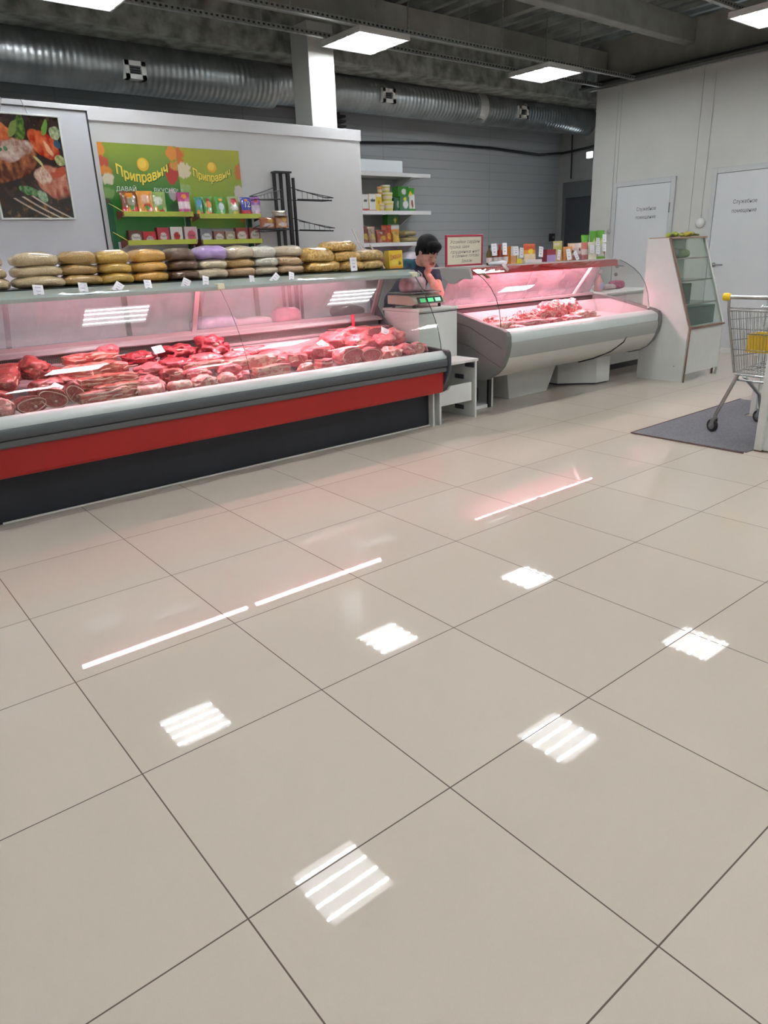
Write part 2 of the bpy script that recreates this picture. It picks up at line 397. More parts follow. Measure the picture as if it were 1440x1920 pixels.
dup(lamp, (7.02, 2.44, 3.2), label='bright square LED lamp cut by the right edge of the picture')
dup(lamp, (1.79, 2.44, 3.2), label='square LED lamp mirrored lower left of centre in the floor tiles')
dup(lamp, (4.40, 2.42, 3.2), label='square LED lamp mirrored right of centre in the floor tiles')
for j in range(3):
    for i in range(-1, 4):
        x, y = 1.79 + 2.61 * i, -.17 - 2.6 * j
        if y < -4.2 or x < -4: continue
        dup(lamp, (x, y, 3.2), label='square LED lamp overhead near or behind the camera', group='lamps near and behind the camera')
dup(lamp, (-.82, 2.44, 3.2), label='square LED lamp of the aisle row beyond the left edge of the picture')
dup(lamp, (-.82, 5.05, 3.2), label='square LED lamp of the back row beyond the left edge of the picture')

# ventilation duct ------------------------------------------------
def duct_mat():
    m = mat('spiral_duct_zinc', (0.40, 0.43, 0.44), 0.34, 0.85, var=0.15, scale=6)
    nt = m.node_tree; N = nt.nodes; L = nt.links; b = N['Principled BSDF']
    tc = N.new('ShaderNodeTexCoord'); sp = N.new('ShaderNodeSeparateXYZ'); L.new(tc.outputs['Object'], sp.inputs[0])
    wv = math_node(N, L, 'SINE', math_node(N, L, 'MULTIPLY', sp.outputs['X'], 105.0))
    bp = N.new('ShaderNodeBump'); bp.inputs['Strength'].default_value = 0.35; bp.inputs['Distance'].default_value = 0.004
    L.new(wv, bp.inputs['Height']); L.new(bp.outputs[0], b.inputs['Normal'])
    return m
M_duct = duct_mat()
t = thing('ventilation_duct', 'long round spiral duct of shiny zinc under the ceiling behind the partition', 'duct', (5, 6.5, 3.08))
MB().tube([(X0 + .1, 6.5, 3.09), (4.2, 6.5, 3.09)], .225, 48).build('pipe', M_duct, t, smooth=True, label='wider length of pipe left of the column')
MB().tube([(4.2, 6.5, 3.10), (9.84, 6.5, 3.13)], .19, 48).build('pipe', M_duct, t, smooth=True, label='narrower length of pipe right of the column')
for x in (7.25, 7.47): MB().tube([(x, 6.5, 3.12), (x + .03, 6.5, 3.12)], .2, 40).build('flange', M_galv, t, smooth=True)
MB().tube([(7.3, 6.5, 3.12), (7.45, 6.5, 3.12)], .1925, 40).build('tape', mat('foil_tape', (0.62, 0.62, 0.6), 0.35, .3), t, smooth=True)
M_vent = mat('vent_white', (0.86, 0.87, 0.84), 0.5)
for x, zc, rr in ((2.60, 3.02, .225), (5.70, 3.09, .19), (8.12, 3.10, .19)):
    y = 6.5 - rr - .03; v = MB()
    for a in (-1, 1):
        v.box(x - .1, x + .1, y, y + .1, zc + a * .055 - .02, zc + a * .055 + .02); v.box(x + a * .08 - .022, x + a * .08 + .022, y, y + .1, zc - .075, zc + .075)
    vo = v.build('air_grille', M_vent, t)
    g = MB(); g.box(x - .06, x + .06, y + .03, y + .1, zc - .04, zc + .04); g.build('grille_core', M_dark, vo)
    g = MB()
    for k in range(4): g.box(x - .06, x + .06, y + .008, y + .03, zc - .034 + k * .02, zc - .029 + k * .02)
    g.build('louvre', mat('louvre_grey', (.2, .21, .21), .5), vo)

# cable sagging along the back wall
pts = [(4.3, 6.96, 2.66), (5.8, 6.97, 2.68), (7.0, 6.97, 2.74), (8.2, 6.97, 2.74), (9.3, 6.97, 2.70), (9.80, 6.9, 2.74), (9.8, 6.4, 2.76), (9.8, 5.7, 2.86)]
tag(MB().tube(pts, .018, 8).build('wall_cable', M_black, smooth=True), 'black cable running across the grey back wall and round the corner', 'cable')
tag(MB().tube([(9.82, 6.75, 3.9), (9.82, 6.74, 2.9), (9.82, 6.73, 2.35)], .012, 6).build('drop_cable', M_black), 'thin black cable hanging down the passage end wall', 'cable')
t = thing('exit_lamp', 'small lit lamp in the passage beside the edge of the white wall', 'lamp', (9.8, 6.36, 2.65))
MB().box(9.76, 9.85, 6.29, 6.41, 2.60, 2.70).build('lamp_box', M_frame, t, bevel=.006)
MB().box(9.748, 9.76, 6.30, 6.40, 2.61, 2.69).build('lens', mat('passage_lens', (.9, .95, 1), .4, emit=(.85, .95, 1), es=6), t)
# dark doorway of the passage
M_dd = mat('dark_door_paint', (0.055, 0.062, 0.075), 0.5)
o = MB(); o.box(9.80, 9.85, 6.80, 6.86, 0, 2.13); o.box(9.80, 9.85, 5.86, 5.92, 0, 2.13); o.box(9.79, 9.85, 5.86, 6.86, 2.07, 2.3)
struct(o.build('trim_2', mat('lintel_grey', (.12, .13, .135), .6)))
d = struct(MB().box(9.82, 9.85, 5.92, 6.80, 0, 2.07).build('door_3', M_dd))
MB().box(9.80, 9.82, 6.70, 6.74, 1.0, 1.05).build('door_lock', M_dark, d)
o = thing('switch_box', 'small dark switch box on the back wall beside the dark doorway', 'switch', (9.7, 6.97, 1.5)); MB().box(9.66, 9.76, 6.95, 7.0, 1.42, 1.54).build('box', M_dark, o, bevel=.004)
MB().box(9.69, 9.73, 6.942, 6.95, 1.46, 1.50).build('button', mat('switch_grey', (.15, .15, .15), .5), o)
# stack of dark hangers / slats beside the column
t = thing('louvre_duct', 'dark slatted duct outlet just right of the column', 'vent', (4.75, 6.8, 2.8))
mb = MB()
for k in range(6): mb.box(4.85, 5.35, 6.70, 6.94, 2.62 + k * .055, 2.645 + k * .055)
mb.build('slats', M_dark, t); MB().box(4.88, 5.32, 6.78, 6.935, 2.60, 2.96).build('core', M_black, t)

# doors of the white wall -----------------------------------------
M_door = mat('door_white', (0.60, 0.62, 0.64), 0.42, var=0.015, scale=3)
M_jamb = mat('door_jamb', (0.50, 0.52, 0.53), 0.45)
M_gap_shade = mat('door_gap_shade', (0.12, 0.12, 0.13), 0.8)  # dark colour stands in for the shade round the door leaf
M_print = mat('sign_print', (0.05, 0.05, 0.055), 0.6)
M_chrome = mat('brushed_handle', (0.22, 0.22, 0.22), 0.3, 0.9)
def door(k, y0, y1, z1, sy, hy, sgn):
    mb = MB(); mb.box(8.575, 8.6, y0 - .06, y0, 0, z1 + .06); mb.box(8.575, 8.6, y1, y1 + .06, 0, z1 + .06); mb.box(8.575, 8.6, y0, y1, z1, z1 + .06)
    struct(mb.build('trim_%d' % (k + 2), M_jamb, bevel=.003))
    g = MB(); g.box(8.594, 8.6, y0, y1, 0, z1)
    struct(g.build('door_gap_shade_%d' % k if False else 'trim_%d' % (k + 4), M_gap_shade))  # no real trim: dark backing sheet painted as the shade in the gap
    d = struct(MB().box(8.582, 8.5938, y0 + .005, y1 - .005, .01, z1 - .005).build('door_%d' % k, M_door, bevel=.002))
    h = MB(); h.lathe([(.027, 0), (.027, .01)], (8.582, hy, 1.05), 16, (-1, 0, 0)); h.tube([(8.575, hy, 1.05), (8.535, hy, 1.05)], .009, 8)
    h.tube([(8.535, hy, 1.05), (8.53, hy + sgn * .05, 1.054), (8.535, hy + sgn * .13, 1.052)], .009, 8); h.build('door_handle', M_chrome, d, smooth=True)
    q = MB(); q.lathe([(.026, 0), (.024, .012), (.008, .014)], (8.582, hy + .01, .94), 16, (-1, 0, 0)); q.build('keyhole', M_chrome, d)
    q = MB()
    for z in (.4, 1.75): q.tube([(8.578, y0 - .004 if sgn < 0 else y0 - .004, z - .06), (8.578, y0 - .004, z + .06)], .009, 8)
    q.build('hinge', M_chrome, d)
    s = MB(); ty = (y0 + y1) / 2
    text(s, 'Служебное', (8.5805, sy, 1.735), (0, -1, 0), (0, 0, 1), .062, width=.28); text(s, 'помещение', (8.5805, sy, 1.635), (0, -1, 0), (0, 0, 1), .062, width=.29)
    s.build('door_sign', M_print, d)
door(1, 4.235, 5.02, 2.05, 4.56, 4.93, -1)
door(2, 2.85, 3.645, 2.085, 3.27, 3.56, -1)
# little fittings on the white wall
for y, z, lab in ((5.10, 1.50, 'small grey thermostat dial on the white wall left of the first staff door'), (3.80, 1.545, 'round white alarm sounder on the white wall between the two doors')):
    t = thing('wall_fitting', lab, 'wall fitting', (8.6, y, z))
    r = .035 if y > 5 else .06
    MB().lathe([(r, 0), (r, .02), (r * .8, .04), (r * .4, .05)], (8.6, y, z), 20, (-1, 0, 0)).build('body', M_frame if y < 5 else mat('fit_grey', (.35, .36, .36), .4), t, smooth=True)
    MB().tube([(8.592, y, z + .03), (8.592, y, 3.2)], .004, 6).build('wire', mat('wire_white', (.45, .45, .44), .5), t)
# white trunking low on the wall by the second door
tag(MB().box(8.55, 8.6, 1.2, 4.2, .0, .055).build('floor_trunking', mat('trunk_white', (.75, .75, .73), .4)), 'white plastic trunking along the foot of the white wall behind the cart', 'trunking')

# ================================================================ PARTITION
M_part = mat('partition_white', (0.56, 0.575, 0.58), 0.5, var=0.012, scale=1.5)
M_cap = mat('partition_cap', (0.62, 0.63, 0.65), 0.45)
t = thing('partition_wall', 'white free-standing partition behind the long meat counter', 'partition', (2.0, 5.28, 0))
MB().box(-2.5, 4.43, 5.25, 5.33, 0, 2.40).build('panel', M_part, t)
MB().box(-2.5, 4.44, 5.24, 5.34, 2.40, 2.50).build('top_cap', M_cap, t, bevel=.003)
mb = MB(); mb.box(-1.0, 1.722, 5.232, 5.249, 0, 2.46); mb.build('cover_panel', mat('cover_bluewhite', (0.56, 0.585, 0.63), 0.42, var=.01), t, label='bluish white cover panel left of the black joint')
mb = MB(); mb.box(-1.0, 1.735, 5.228, 5.2495, 2.452, 2.462); mb.box(1.722, 1.734, 5.228, 5.2495, 1.35, 2.462); mb.build('joint_line', M_dark, t)
# ================================================================ COUNTERS
M_navy = mat('navy_plinth', (0.013, 0.016, 0.024), 0.5, var=.1)
M_red = mat('red_panel', (0.40, 0.017, 0.016), 0.38, var=0.06, scale=3, spec=.4)
M_bump = mat('slate_bumper', (0.075, 0.085, 0.092), 0.45)
M_bump2 = mat('slate_bumper_light', (0.11, 0.12, 0.125), 0.45)
M_ledge = mat('pale_enamel', (0.50, 0.55, 0.54), 0.28, var=.02)
M_capgrey = mat('end_cap_grey', (0.15, 0.15, 0.145), 0.5, var=.05)
M_capdark = mat('end_cap_slate', (0.05, 0.055, 0.065), 0.4)
M_whitef = mat('white_laminate', (0.66, 0.67, 0.65), 0.4, var=.02)
M_offw = mat('offwhite_enamel', (0.58, 0.57, 0.53), 0.4, var=.02)
M_alu = mat('pale_aluminium', (0.36, 0.34, 0.34), 0.35, 0.5)
M_steel = mat('stainless_tray', (0.55, 0.55, 0.55), 0.25, 0.9, var=.05)
M_inner = mat('inner_white_enamel', (0.44, 0.43, 0.435), 0.35)
M_topband = mat('top_band_glass', (0.44, 0.51, 0.49), 0.08, 0.2, coat=1.0)
M_board = mat('black_top_board', (0.015, 0.02, 0.018), 0.25)
M_glass = glass('clear_glass')
M_rear = glass('rear_glass', tint=(0.88, 0.88, 0.90), haze=0.15, hazecol=(0.60, 0.62, 0.62), f0=.05)
M_rear2 = glass('rear_glass_hazed', tint=(0.85, 0.82, 0.85), haze=0.34, hazecol=(0.70, 0.60, 0.64), f0=.05)  # denser, pinkish haze mixed into the glass colour
M_edge = mat('glass_edge', (0.03, 0.05, 0.05), 0.2)
M_tube_dim = mat('dimmed_pink_tube', (1, .8, .8), 0.5, emit=TUBE_COL, es=TUBE * .55)  # emission lowered only to weaken this tube's mirror image in the floor
M_tube = mat('pink_tube', (1, .8, .8), 0.5, emit=TUBE_COL, es=TUBE)
def perf():
    m = bpy.data.materials.new('perforated_steel'); m.use_nodes = True; nt = m.node_tree; N = nt.nodes; L = nt.links; b = N['Principled BSDF']
    g = N.new('ShaderNodeNewGeometry'); sp = N.new('ShaderNodeSeparateXYZ'); L.new(g.outputs['Position'], sp.inputs[0])
    k = []
    for ax, s in (('X', .0115), ('Z', .0105)):
        f = math_node(N, L, 'FRACT', math_node(N, L, 'DIVIDE', sp.outputs[ax], s)); k.append(math_node(N, L, 'GREATER_THAN', f, .48))
    h = math_node(N, L, 'MULTIPLY', k[0], k[1])
    mx = N.new('ShaderNodeMix'); mx.data_type = 'RGBA'; L.new(h, mx.inputs[0]); mx.inputs[6].default_value = (.50, .46, .46, 1); mx.inputs[7].default_value = (.10, .08, .08, 1)
    L.new(mx.outputs[2], b.inputs['Base Color']); setin(b, 'Roughness', .4)
    return m
M_perf = perf()

# ---- long counter on the left -----------------------------------
LX, RX = -0.95, 3.40
c1 = thing('meat_counter', 'long glass meat counter with a red front panel and dark plinth, at left', 'display counter', (1.3, 3.4, 0))
MB().box(LX, 3.36, 3.10, 3.95, .018, .272).build('plinth', M_navy, c1)
MB().box(.18, 3.372, 3.088, 3.10, 0.002, .011).build('plinth_strip', mat('strip_white', (.72, .72, .68), .5), c1, label='white strip along the floor')
MB().box(LX, 3.36, 3.104, 3.95, 0, .016).build('plinth_foot', M_black, c1)
MB().box(3.362, 3.380, 3.05, 3.9, 0, .27).build('plinth_side', M_whitef, c1, label='thin white end board')
MB().prism([(3.10, .272), (2.975, .282), (2.968, .30), (2.962, .445), (3.10, .445)], LX, 3.40).build('red_panel', M_red, c1, bevel=.003)
MB().prism([(2.97, .445), (2.94, .446), (2.93, .455), (2.928, .482), (2.936, .487), (3.0, .487)], LX, RX).build('bumper', M_bump2, c1, smooth=True, label='lower lighter grey bumper strip')
MB().prism([(3.0, .487), (2.936, .487), (2.924, .492), (2.918, .505), (2.918, .535), (2.926, .55), (3.0, .55)], LX, RX).build('bumper', M_bump, c1, smooth=True, label='upper dark grey bumper strip')
MB().prism([(2.928, .550), (2.928, .566), (2.934, .574), (2.94, .572), (2.95, .586), (2.975, .604), (2.988, .606), (2.995, .598), (2.995, .55)], LX, RX).build('ledge', M_ledge, c1, smooth=True)
MB().prism([(2.93, .612), (2.912, .60), (2.905, .57), (2.903, .46), (2.915, .42), (2.95, .36), (3.0, .30), (3.08, .265), (3.95, .265), (3.95, .66), (3.7, .66), (3.0, .615)], RX + .001, 3.432).build('end_cap', M_capdark, c1, bevel=.008)
MB().prism([(2.996, .50), (2.996, .565), (3.72, .655), (3.72, .50)], LX, RX).build('deck', M_inner, c1)
MB().box(LX, RX, 3.72, 3.74, .50, .735).build('back_panel', M_inner, c1)
MB().box(LX, RX, 3.712, 3.74, .735, .815).build('air_grille', M_perf, c1)
MB().prism([(3.66, .812), (3.66, .822), (3.70, .838), (3.74, .842), (3.82, .842), (3.82, .80), (3.74, .80), (3.72, .812)], LX, RX).build('sill', M_alu, c1, bevel=.002)
MB().box(LX, RX, 3.76, 3.80, .842, .866).build('slide_rail', M_alu, c1)
for a, b, o in ((LX, .55, 0), (.52, 1.80, .008), (1.76, 3.39, 0)):
    MB().ribbon([(3.775 + o, .866), (3.62 + o, 1.185)], a, b, .004).build('rear_glass', M_rear, c1)
for x in (.16, 1.735, 3.345):
    MB().obox((x, 3.69, 1.015), (1, 0, 0), (0, .9, .44), (0, -.44, .9), .018, .009, .185).build('strut', M_alu, c1, bevel=.002)
g0 = [(2.988, .602), (2.995, .66), (3.018, .75), (3.052, .83), (3.098, .915), (3.15, .995), (3.205, 1.07), (3.26, 1.135), (3.292, 1.165)]
MB().ribbon(g0, LX, 1.728, .006).build('front_glass', M_glass, c1, smooth=True)
MB().ribbon(g0, 1.734, RX, .006).build('front_glass', M_glass, c1, smooth=True)
MB().tube([(RX, y, z) for y, z in g0], .0032, 6).build('glass_seal', M_edge, c1)
MB().tube([(1.731, y, z) for y, z in g0], .0016, 6).build('glass_joint', M_edge, c1)
MB().prism(g0 + [(3.42, 1.19), (3.62, 1.19), (3.775, .86), (3.775, .66), (3.72, .655), (3.0, .60)], RX - .007, RX - .001).build('side_glass', M_glass, c1)
MB().prism([(3.288, 1.146), (3.286, 1.166), (3.30, 1.176), (3.43, 1.208), (3.44, 1.196), (3.31, 1.162), (3.298, 1.146)], LX, 3.46).build('top_band', M_topband, c1, smooth=True)
MB().box(LX, 3.47, 3.42, 3.86, 1.199, 1.213).build('top_board', M_board, c1, bevel=.003)
MB().box(LX, 3.45, 3.44, 3.66, 1.186, 1.198).build('top_support', M_inner, c1)
MB().ribbon([(3.318, 1.168), (3.34, 1.178), (3.385, 1.186), (3.42, 1.186)], LX, 3.38, .004).build('lamp_reflector', M_inner, c1)
for a, b in ((.48, 1.70), (1.77, 3.0)):
    tb = MB().tube([(a, 3.355, 1.160), (b, 3.355, 1.160)], .0125, 12).build('pink_tube_lamp', M_tube if a > 1.7 else M_tube_dim, c1, smooth=True)
    MB().box(a - .02, a, 3.34, 3.37, 1.147, 1.18).build('socket', M_inner, tb, world=True); MB().box(b, b + .02, 3.34, 3.37, 1.147, 1.18).build('socket', M_inner, tb)
M_clip = mat('cream_clip', (.68, .66, .48), .4)
for x in (1.74, 3.40): MB().box(x - .025, x + .025, 3.275, 3.33, 1.148, 1.186).build('glass_clip', M_clip, c1, bevel=.005)
MB().prism([(3.45, .655), (3.81, .70), (3.81, .98), (3.72, .92), (3.62, .80)], 3.362, 3.372).build('side_gusset', M_capdark, c1, label='dark triangular side bracket')
MB().box(LX, RX, 3.83, 4.12, .80, .84).build('worktop', mat('worktop_steel', (.62, .60, .60), .3, .3), c1, label='worktop on the seller side')
MB().box(LX, RX, 3.955, 4.10, 0.02, .80).build('rear_body', M_offw, c1)

# ---- counter on the right ---------------------------------------
AX, BX = 4.085, 6.28
c2 = thing('meat_counter', 'shorter curved glass meat counter on pedestals with red top strip, right of the seller', 'display counter', (5.2, 3.4, 0))
cap = [(3.80, .855), (3.45, .82), (3.20, .765), (2.95, .712), (2.895, .69), (2.872, .655), (2.868, .58), (2.885, .50), (2.93, .40), (3.00, .335), (3.09, .285), (3.19, .262), (3.80, .262)]
for a, b, l in ((4.03, AX, 'grey left end cap'), (BX, 6.335, 'grey right end cap')):
    MB().prism(cap, a, b).build('end_cap', M_capgrey, c2, bevel=.008, label=l)
for z0, sl in ((.66, -.27), (.50, -.30)):
    MB().tube([(4.028, 3.75, z0 + .14), (4.028, 3.3, z0 + .05), (4.028, 2.93, z0 - .10)], .003, 5).build('cap_groove', M_capdark, c2)
MB().prism([(2.885, .60), (2.885, .655), (2.895, .672), (2.96, .70), (3.0, .70), (3.0, .60)], AX, BX).build('ledge', M_ledge, c2, smooth=True, bevel=.003)
MB().prism([(2.883, .60), (2.878, .575), (2.882, .53), (2.898, .478), (3.0, .478), (3.0, .60)], AX, BX).build('front_band', mat('front_band_grey', (.36, .37, .36), .35, .2), c2, smooth=True)
MB().prism([(2.90, .476), (2.905, .455), (2.935, .40), (2.985, .345), (3.06, .305), (3.16, .278), (3.25, .27), (3.5, .27), (3.5, .476)], AX, BX).build('belly_panel', M_offw, c2, smooth=True)
MB().prism([(3.25, .27), (3.25, .60), (3.72, .62), (3.72, .27)], AX, BX).build('tank', M_offw, c2)
MB().prism([(3.0, .60), (3.0, .645), (3.62, .668), (3.62, .60)], AX, BX).build('deck', M_inner, c2)
MB().prism([(3.62, .66), (3.60, .668), (3.645, .79), (3.66, .79), (3.66, .66)], AX, BX).build('back_panel', M_inner, c2)
MB().box(AX, BX, 3.68, 3.70, .70, .835).build('air_slot', mat('slot_brown', (.05, .03, .03), .6), c2, label='dark air slot')
MB().box(AX, BX, 3.665, 3.80, .835, .86).build('sill', M_alu, c2, bevel=.002)
MB().box(4.03, 6.33, 3.80, 4.02, .83, .895).build('worktop', M_whitef, c2, label='white work ledge on the seller side')
MB().box(4.03, 6.33, 3.81, 4.00, .02, .83).build('rear_body', M_offw, c2)
for a, b, o in ((AX, 5.22, .006), (5.18, BX, 0)):
    MB().ribbon([(3.72 + o, .86), (3.57 + o, 1.17)], a, b, .004).build('rear_glass', M_rear2, c2)
for x in (5.99,):
    MB().obox((x, 3.60, 1.0), (1, 0, 0), (0, .8, .6), (0, -.6, .8), .016, .008, .19).build('strut', M_whitef, c2, bevel=.002)
g2 = [(2.998, .70), (3.002, .76), (3.02, .86), (3.06, .955), (3.12, 1.035), (3.20, 1.10), (3.29, 1.15), (3.37, 1.18)]
MB().ribbon(g2, AX, BX, .006).build('front_glass', M_glass, c2, smooth=True)
for x in (AX + .003, BX - .003): MB().tube([(x, y, z) for y, z in g2], .003, 6).build('glass_seal', M_edge, c2)
side = g2 + [(3.58, 1.18), (3.73, .86), (3.73, .845), (3.45, .81), (3.0, .71)]
for x in (AX + .01, BX - .016): MB().prism(side, x, x + .006).build('side_glass', M_glass, c2)
MB().tube([(BX - .004, 3.0, .715), (BX - .004, 3.01, .775)], .011, 8).build('glass_clip', M_whitef, c2)
MB().tube([(5.19, 3.722, .865), (5.19, 3.572, 1.168)], .004, 6).build('pane_edge', M_whitef, c2)
MB().prism([(3.385, 1.186), (3.370, 1.184), (3.366, 1.128), (3.385, 1.124)], AX - .02, 6.24).build('red_strip', mat('red_trim', (.50, .03, .035), .35, var=.05), c2)
MB().box(AX - .03, 6.235, 3.385, 3.82, 1.184, 1.197).build('top_board', mat('top_board_grey', (.45, .44, .43), .4), c2, bevel=.002)
MB().ribbon([(3.39, 1.14), (3.40, 1.165), (3.44, 1.178), (3.48, 1.178)], AX, 6.2, .004).build('lamp_reflector', M_inner, c2)
for a, b in ((4.25, 5.15), (5.22, 6.12)):
    tb = MB().tube([(a, 3.425, 1.150), (b, 3.425, 1.150)], .0125, 12).build('pink_tube_lamp', M_tube, c2, smooth=True)
    MB().box(a - .02, a, 3.41, 3.44, 1.137, 1.18).build('socket', M_inner, tb); MB().box(b, b + .02, 3.41, 3.44, 1.137, 1.18).build('socket', M_inner, tb)
# grey plastic bracket holding the left end of the top
MB().prism([(3.30, 1.10), (3.33, 1.19), (3.68, 1.19), (3.66, 1.12), (3.56, 1.06), (3.50, 1.06), (3.42, 1.10)], 4.045, 4.075).build('top_bracket', mat('bracket_grey', (.33, .35, .34), .4), c2, bevel=.006)
# pedestals
mb = MB(); mb.add([(4.60, 3.34, 0), (5.15, 3.34, 0), (5.15, 3.75, 0), (4.60, 3.75, 0), (4.52, 3.30, .272), (5.24, 3.30, .272), (5.24, 3.78, .272), (4.52, 3.78, .272)], [(0, 1, 2, 3), (4, 7, 6, 5), (0, 4, 5, 1), (1, 5, 6, 2), (2, 6, 7, 3), (3, 7, 4, 0)])
mb.build('pedestal', M_whitef, c2, bevel=.006)
MB().prism([(5.47, 3.46), (5.74, 3.19), (5.94, 3.17), (5.97, 3.26), (5.97, 3.76), (5.47, 3.76)], .012, .272, 'z').build('pedestal', M_whitef, c2, bevel=.006)
MB().prism([(5.48, 3.47), (5.74, 3.21), (5.93, 3.19), (5.95, 3.28), (5.95, 3.74), (5.48, 3.74)], 0, .012, 'z').build('pedestal_foot', M_black, c2)
MB().box(3.92, 3.94, 3.22, 3.62, .02, .262).build('machine_box', M_whitef, c2, label='side of the open machine box')
mb = MB(); mb.box(3.94, 4.27, 3.24, 3.62, 0.0, .03); mb.box(4.25, 4.27, 3.24, 3.62, .03, .262); mb.box(3.94, 4.25, 3.60, 3.62, .03, .262)
mb.build('machine_box', M_whitef, c2, label='floor and far side of the open machine box')
MB().box(4.0, 4.2, 3.34, 3.56, .03, .18).build('compressor', M_black, c2, bevel=.03)
MB().tube([(4.02, 3.30, .26), (4.05, 3.28, .16), (4.03, 3.29, .08), (4.08, 3.36, .06)], .006, 6).build('power_cord', mat('cord_white', (.6, .6, .58), .5), c2)
MB().box(4.20, 4.235, 3.228, 3.25, .0, .262).build('box_post', M_black, c2)
MB().tube([(5.78, 2.898, .50), (5.74, 2.905, .44), (5.62, 2.96, .36), (5.46, 3.04, .305), (5.36, 3.14, .272)], .006, 6).build('hanging_cable', M_black, c2, smooth=True)

# ---- white bench and small cabinet between the counters ----------
t = thing('bench', 'low open white bench between the two meat counters', 'bench', (3.63, 3.3, 0))
MB().box(3.436, 3.868, 3.04, 3.62, .468, .49).build('top', M_whitef, t, bevel=.002)
MB().box(3.436, 3.454, 3.05, 3.62, 0, .468).build('side_panel', M_whitef, t)
MB().box(3.832, 3.85, 3.04, 3.62, 0, .468).build('side_panel', M_whitef, t)
MB().prism([(3.454, .15), (3.80, .15), (3.80, .30), (3.56, .30), (3.53, .27), (3.50, .262), (3.454, .262)], 3.05, 3.068, 'y').build('apron', M_whitef, t)
MB().box(3.454, 3.832, 3.60, 3.616, 0.03, .468).build('back_panel', M_whitef, t)
MB().box(3.454, 3.64, 3.2, 3.6, .38, .46).build('drawer_box', M_offw, t)
for y, z in ((3.22, .33), (3.22, .07), (3.10, .435)):
    MB().box(3.822, 3.832, y - .05, y + .05, z - .018, z + .018).build('hinge_plate', M_capdark, t)
t = thing('cabinet', 'small white cabinet standing on the bench under the scales', 'cabinet', (3.64, 3.5, .49))
MB().box(3.436, 3.862, 3.285, 3.72, .492, .878).build('body', M_whitef, t, bevel=.002)
MB().box(3.434, 3.866, 3.275, 3.74, .88, .900).build('top', M_whitef, t, bevel=.002)
MB().box(3.44, 3.858, 3.283, 3.2855, .862, .870).build('lip_shade_strip', M_capdark, t)  # dark strip painted as the shade under the cabinet top

# ---- slope-fronted show case -----------------------------------
t = thing('show_case', 'white slope-fronted glass show case with green-tinted shelves, right of the counters', 'show case', (6.85, 2.9, 0))
out = [(3.11, 1.37), (2.89, 1.37), (2.59, .53), (2.605, 0), (3.11, 0)]
MB().prism(out, 6.345, 6.362).build('side_panel', M_whitef, t, label='broad white left side panel')
MB().prism([(2.60, .53), (2.605, 0), (2.63, 0), (2.63, .53), (2.92, 1.36), (2.895, 1.37)], 7.045, 7.063).build('side_panel', M_whitef, t, label='slim right side rail')
M_brown = mat('brown_edging', (.20, .11, .08), .5)
MB().ribbon([(2.592, 0.0), (2.577, .53), (2.877, 1.37)], 6.344, 6.364, .008).build('edging', M_brown, t)
MB().box(6.362, 7.063, 2.88, 3.11, 1.362, 1.378).build('top', mat('brown_top', (.32, .22, .15), .5), t)
MB().box(6.362, 7.045, 2.605, 2.62, .075, .515).build('front_panel', M_whitef, t)
MB().box(6.362, 7.06, 2.585, 2.62, .515, .532).build('edging', M_brown, t)
MB().box(6.362, 7.045, 2.62, 3.11, .50, .512).build('shelf', M_whitef, t, label='white floor board of the show case')
MB().box(6.362, 7.045, 3.095, 3.11, .512, 1.362).build('back_panel', mat('case_back', (.50, .54, .51), .3), t)
M_gshelf = glass('green_shelf_glass', tint=(.72, .84, .78), haze=.05, hazecol=(.5, .6, .55), f0=.05)
for z, y in ((1.17, 2.84), (.96, 2.77), (.74, 2.70)):
    MB().box(6.364, 7.04, y, 3.09, z, z + .008).build('shelf', M_gshelf, t, label='glass shelf')
    MB().box(6.364, 7.04, y - .004, y, z - .002, z + .010).build('shelf_edge', mat('shelf_edge_grey', (.30, .28, .24), .4), t)
MB().ribbon([(2.612, .535), (2.908, 1.36)], 6.364, 7.042, .005).build('front_glass', glass('show_glass', tint=(.88, .93, .90), haze=.02, hazecol=(.6, .65, .62), f0=.06), t)
for x, y in ((6.98, 3.0), (7.052, 2.66), (6.45, 3.0)):
    MB().tube([(x, y, 0), (x, y, .5)], .012, 8).build('leg', M_brown if x > 7.03 else M_black, t)
MB().lathe([(.004, 0), (.004, .006)], (6.343, 2.70, .155), 8, (-1, 0, 0)).build('screw_hole', M_dark, t)

# ---- low cabinet and side table beyond the right counter ---------
t = thing('low_cabinet', 'low white cabinet on dark toe kick, past the right end of the shorter counter', 'cabinet', (6.85, 3.8, 0))
MB().box(6.36, 7.45, 3.56, 4.35, .07, .82).build('body', M_whitef, t, bevel=.002)
MB().box(6.38, 7.42, 3.60, 4.06, 0, .07).build('toe_kick', M_black, t)
MB().box(6.35, 7.46, 3.55, 4.36, .821, .842).build('top', M_whitef, t, bevel=.002)
MB().tube([(6.47, 3.558, .20), (6.47, 3.54, .22), (6.47, 3.54, .28), (6.47, 3.558, .30)], .005, 6).build('handle', M_capdark, t)
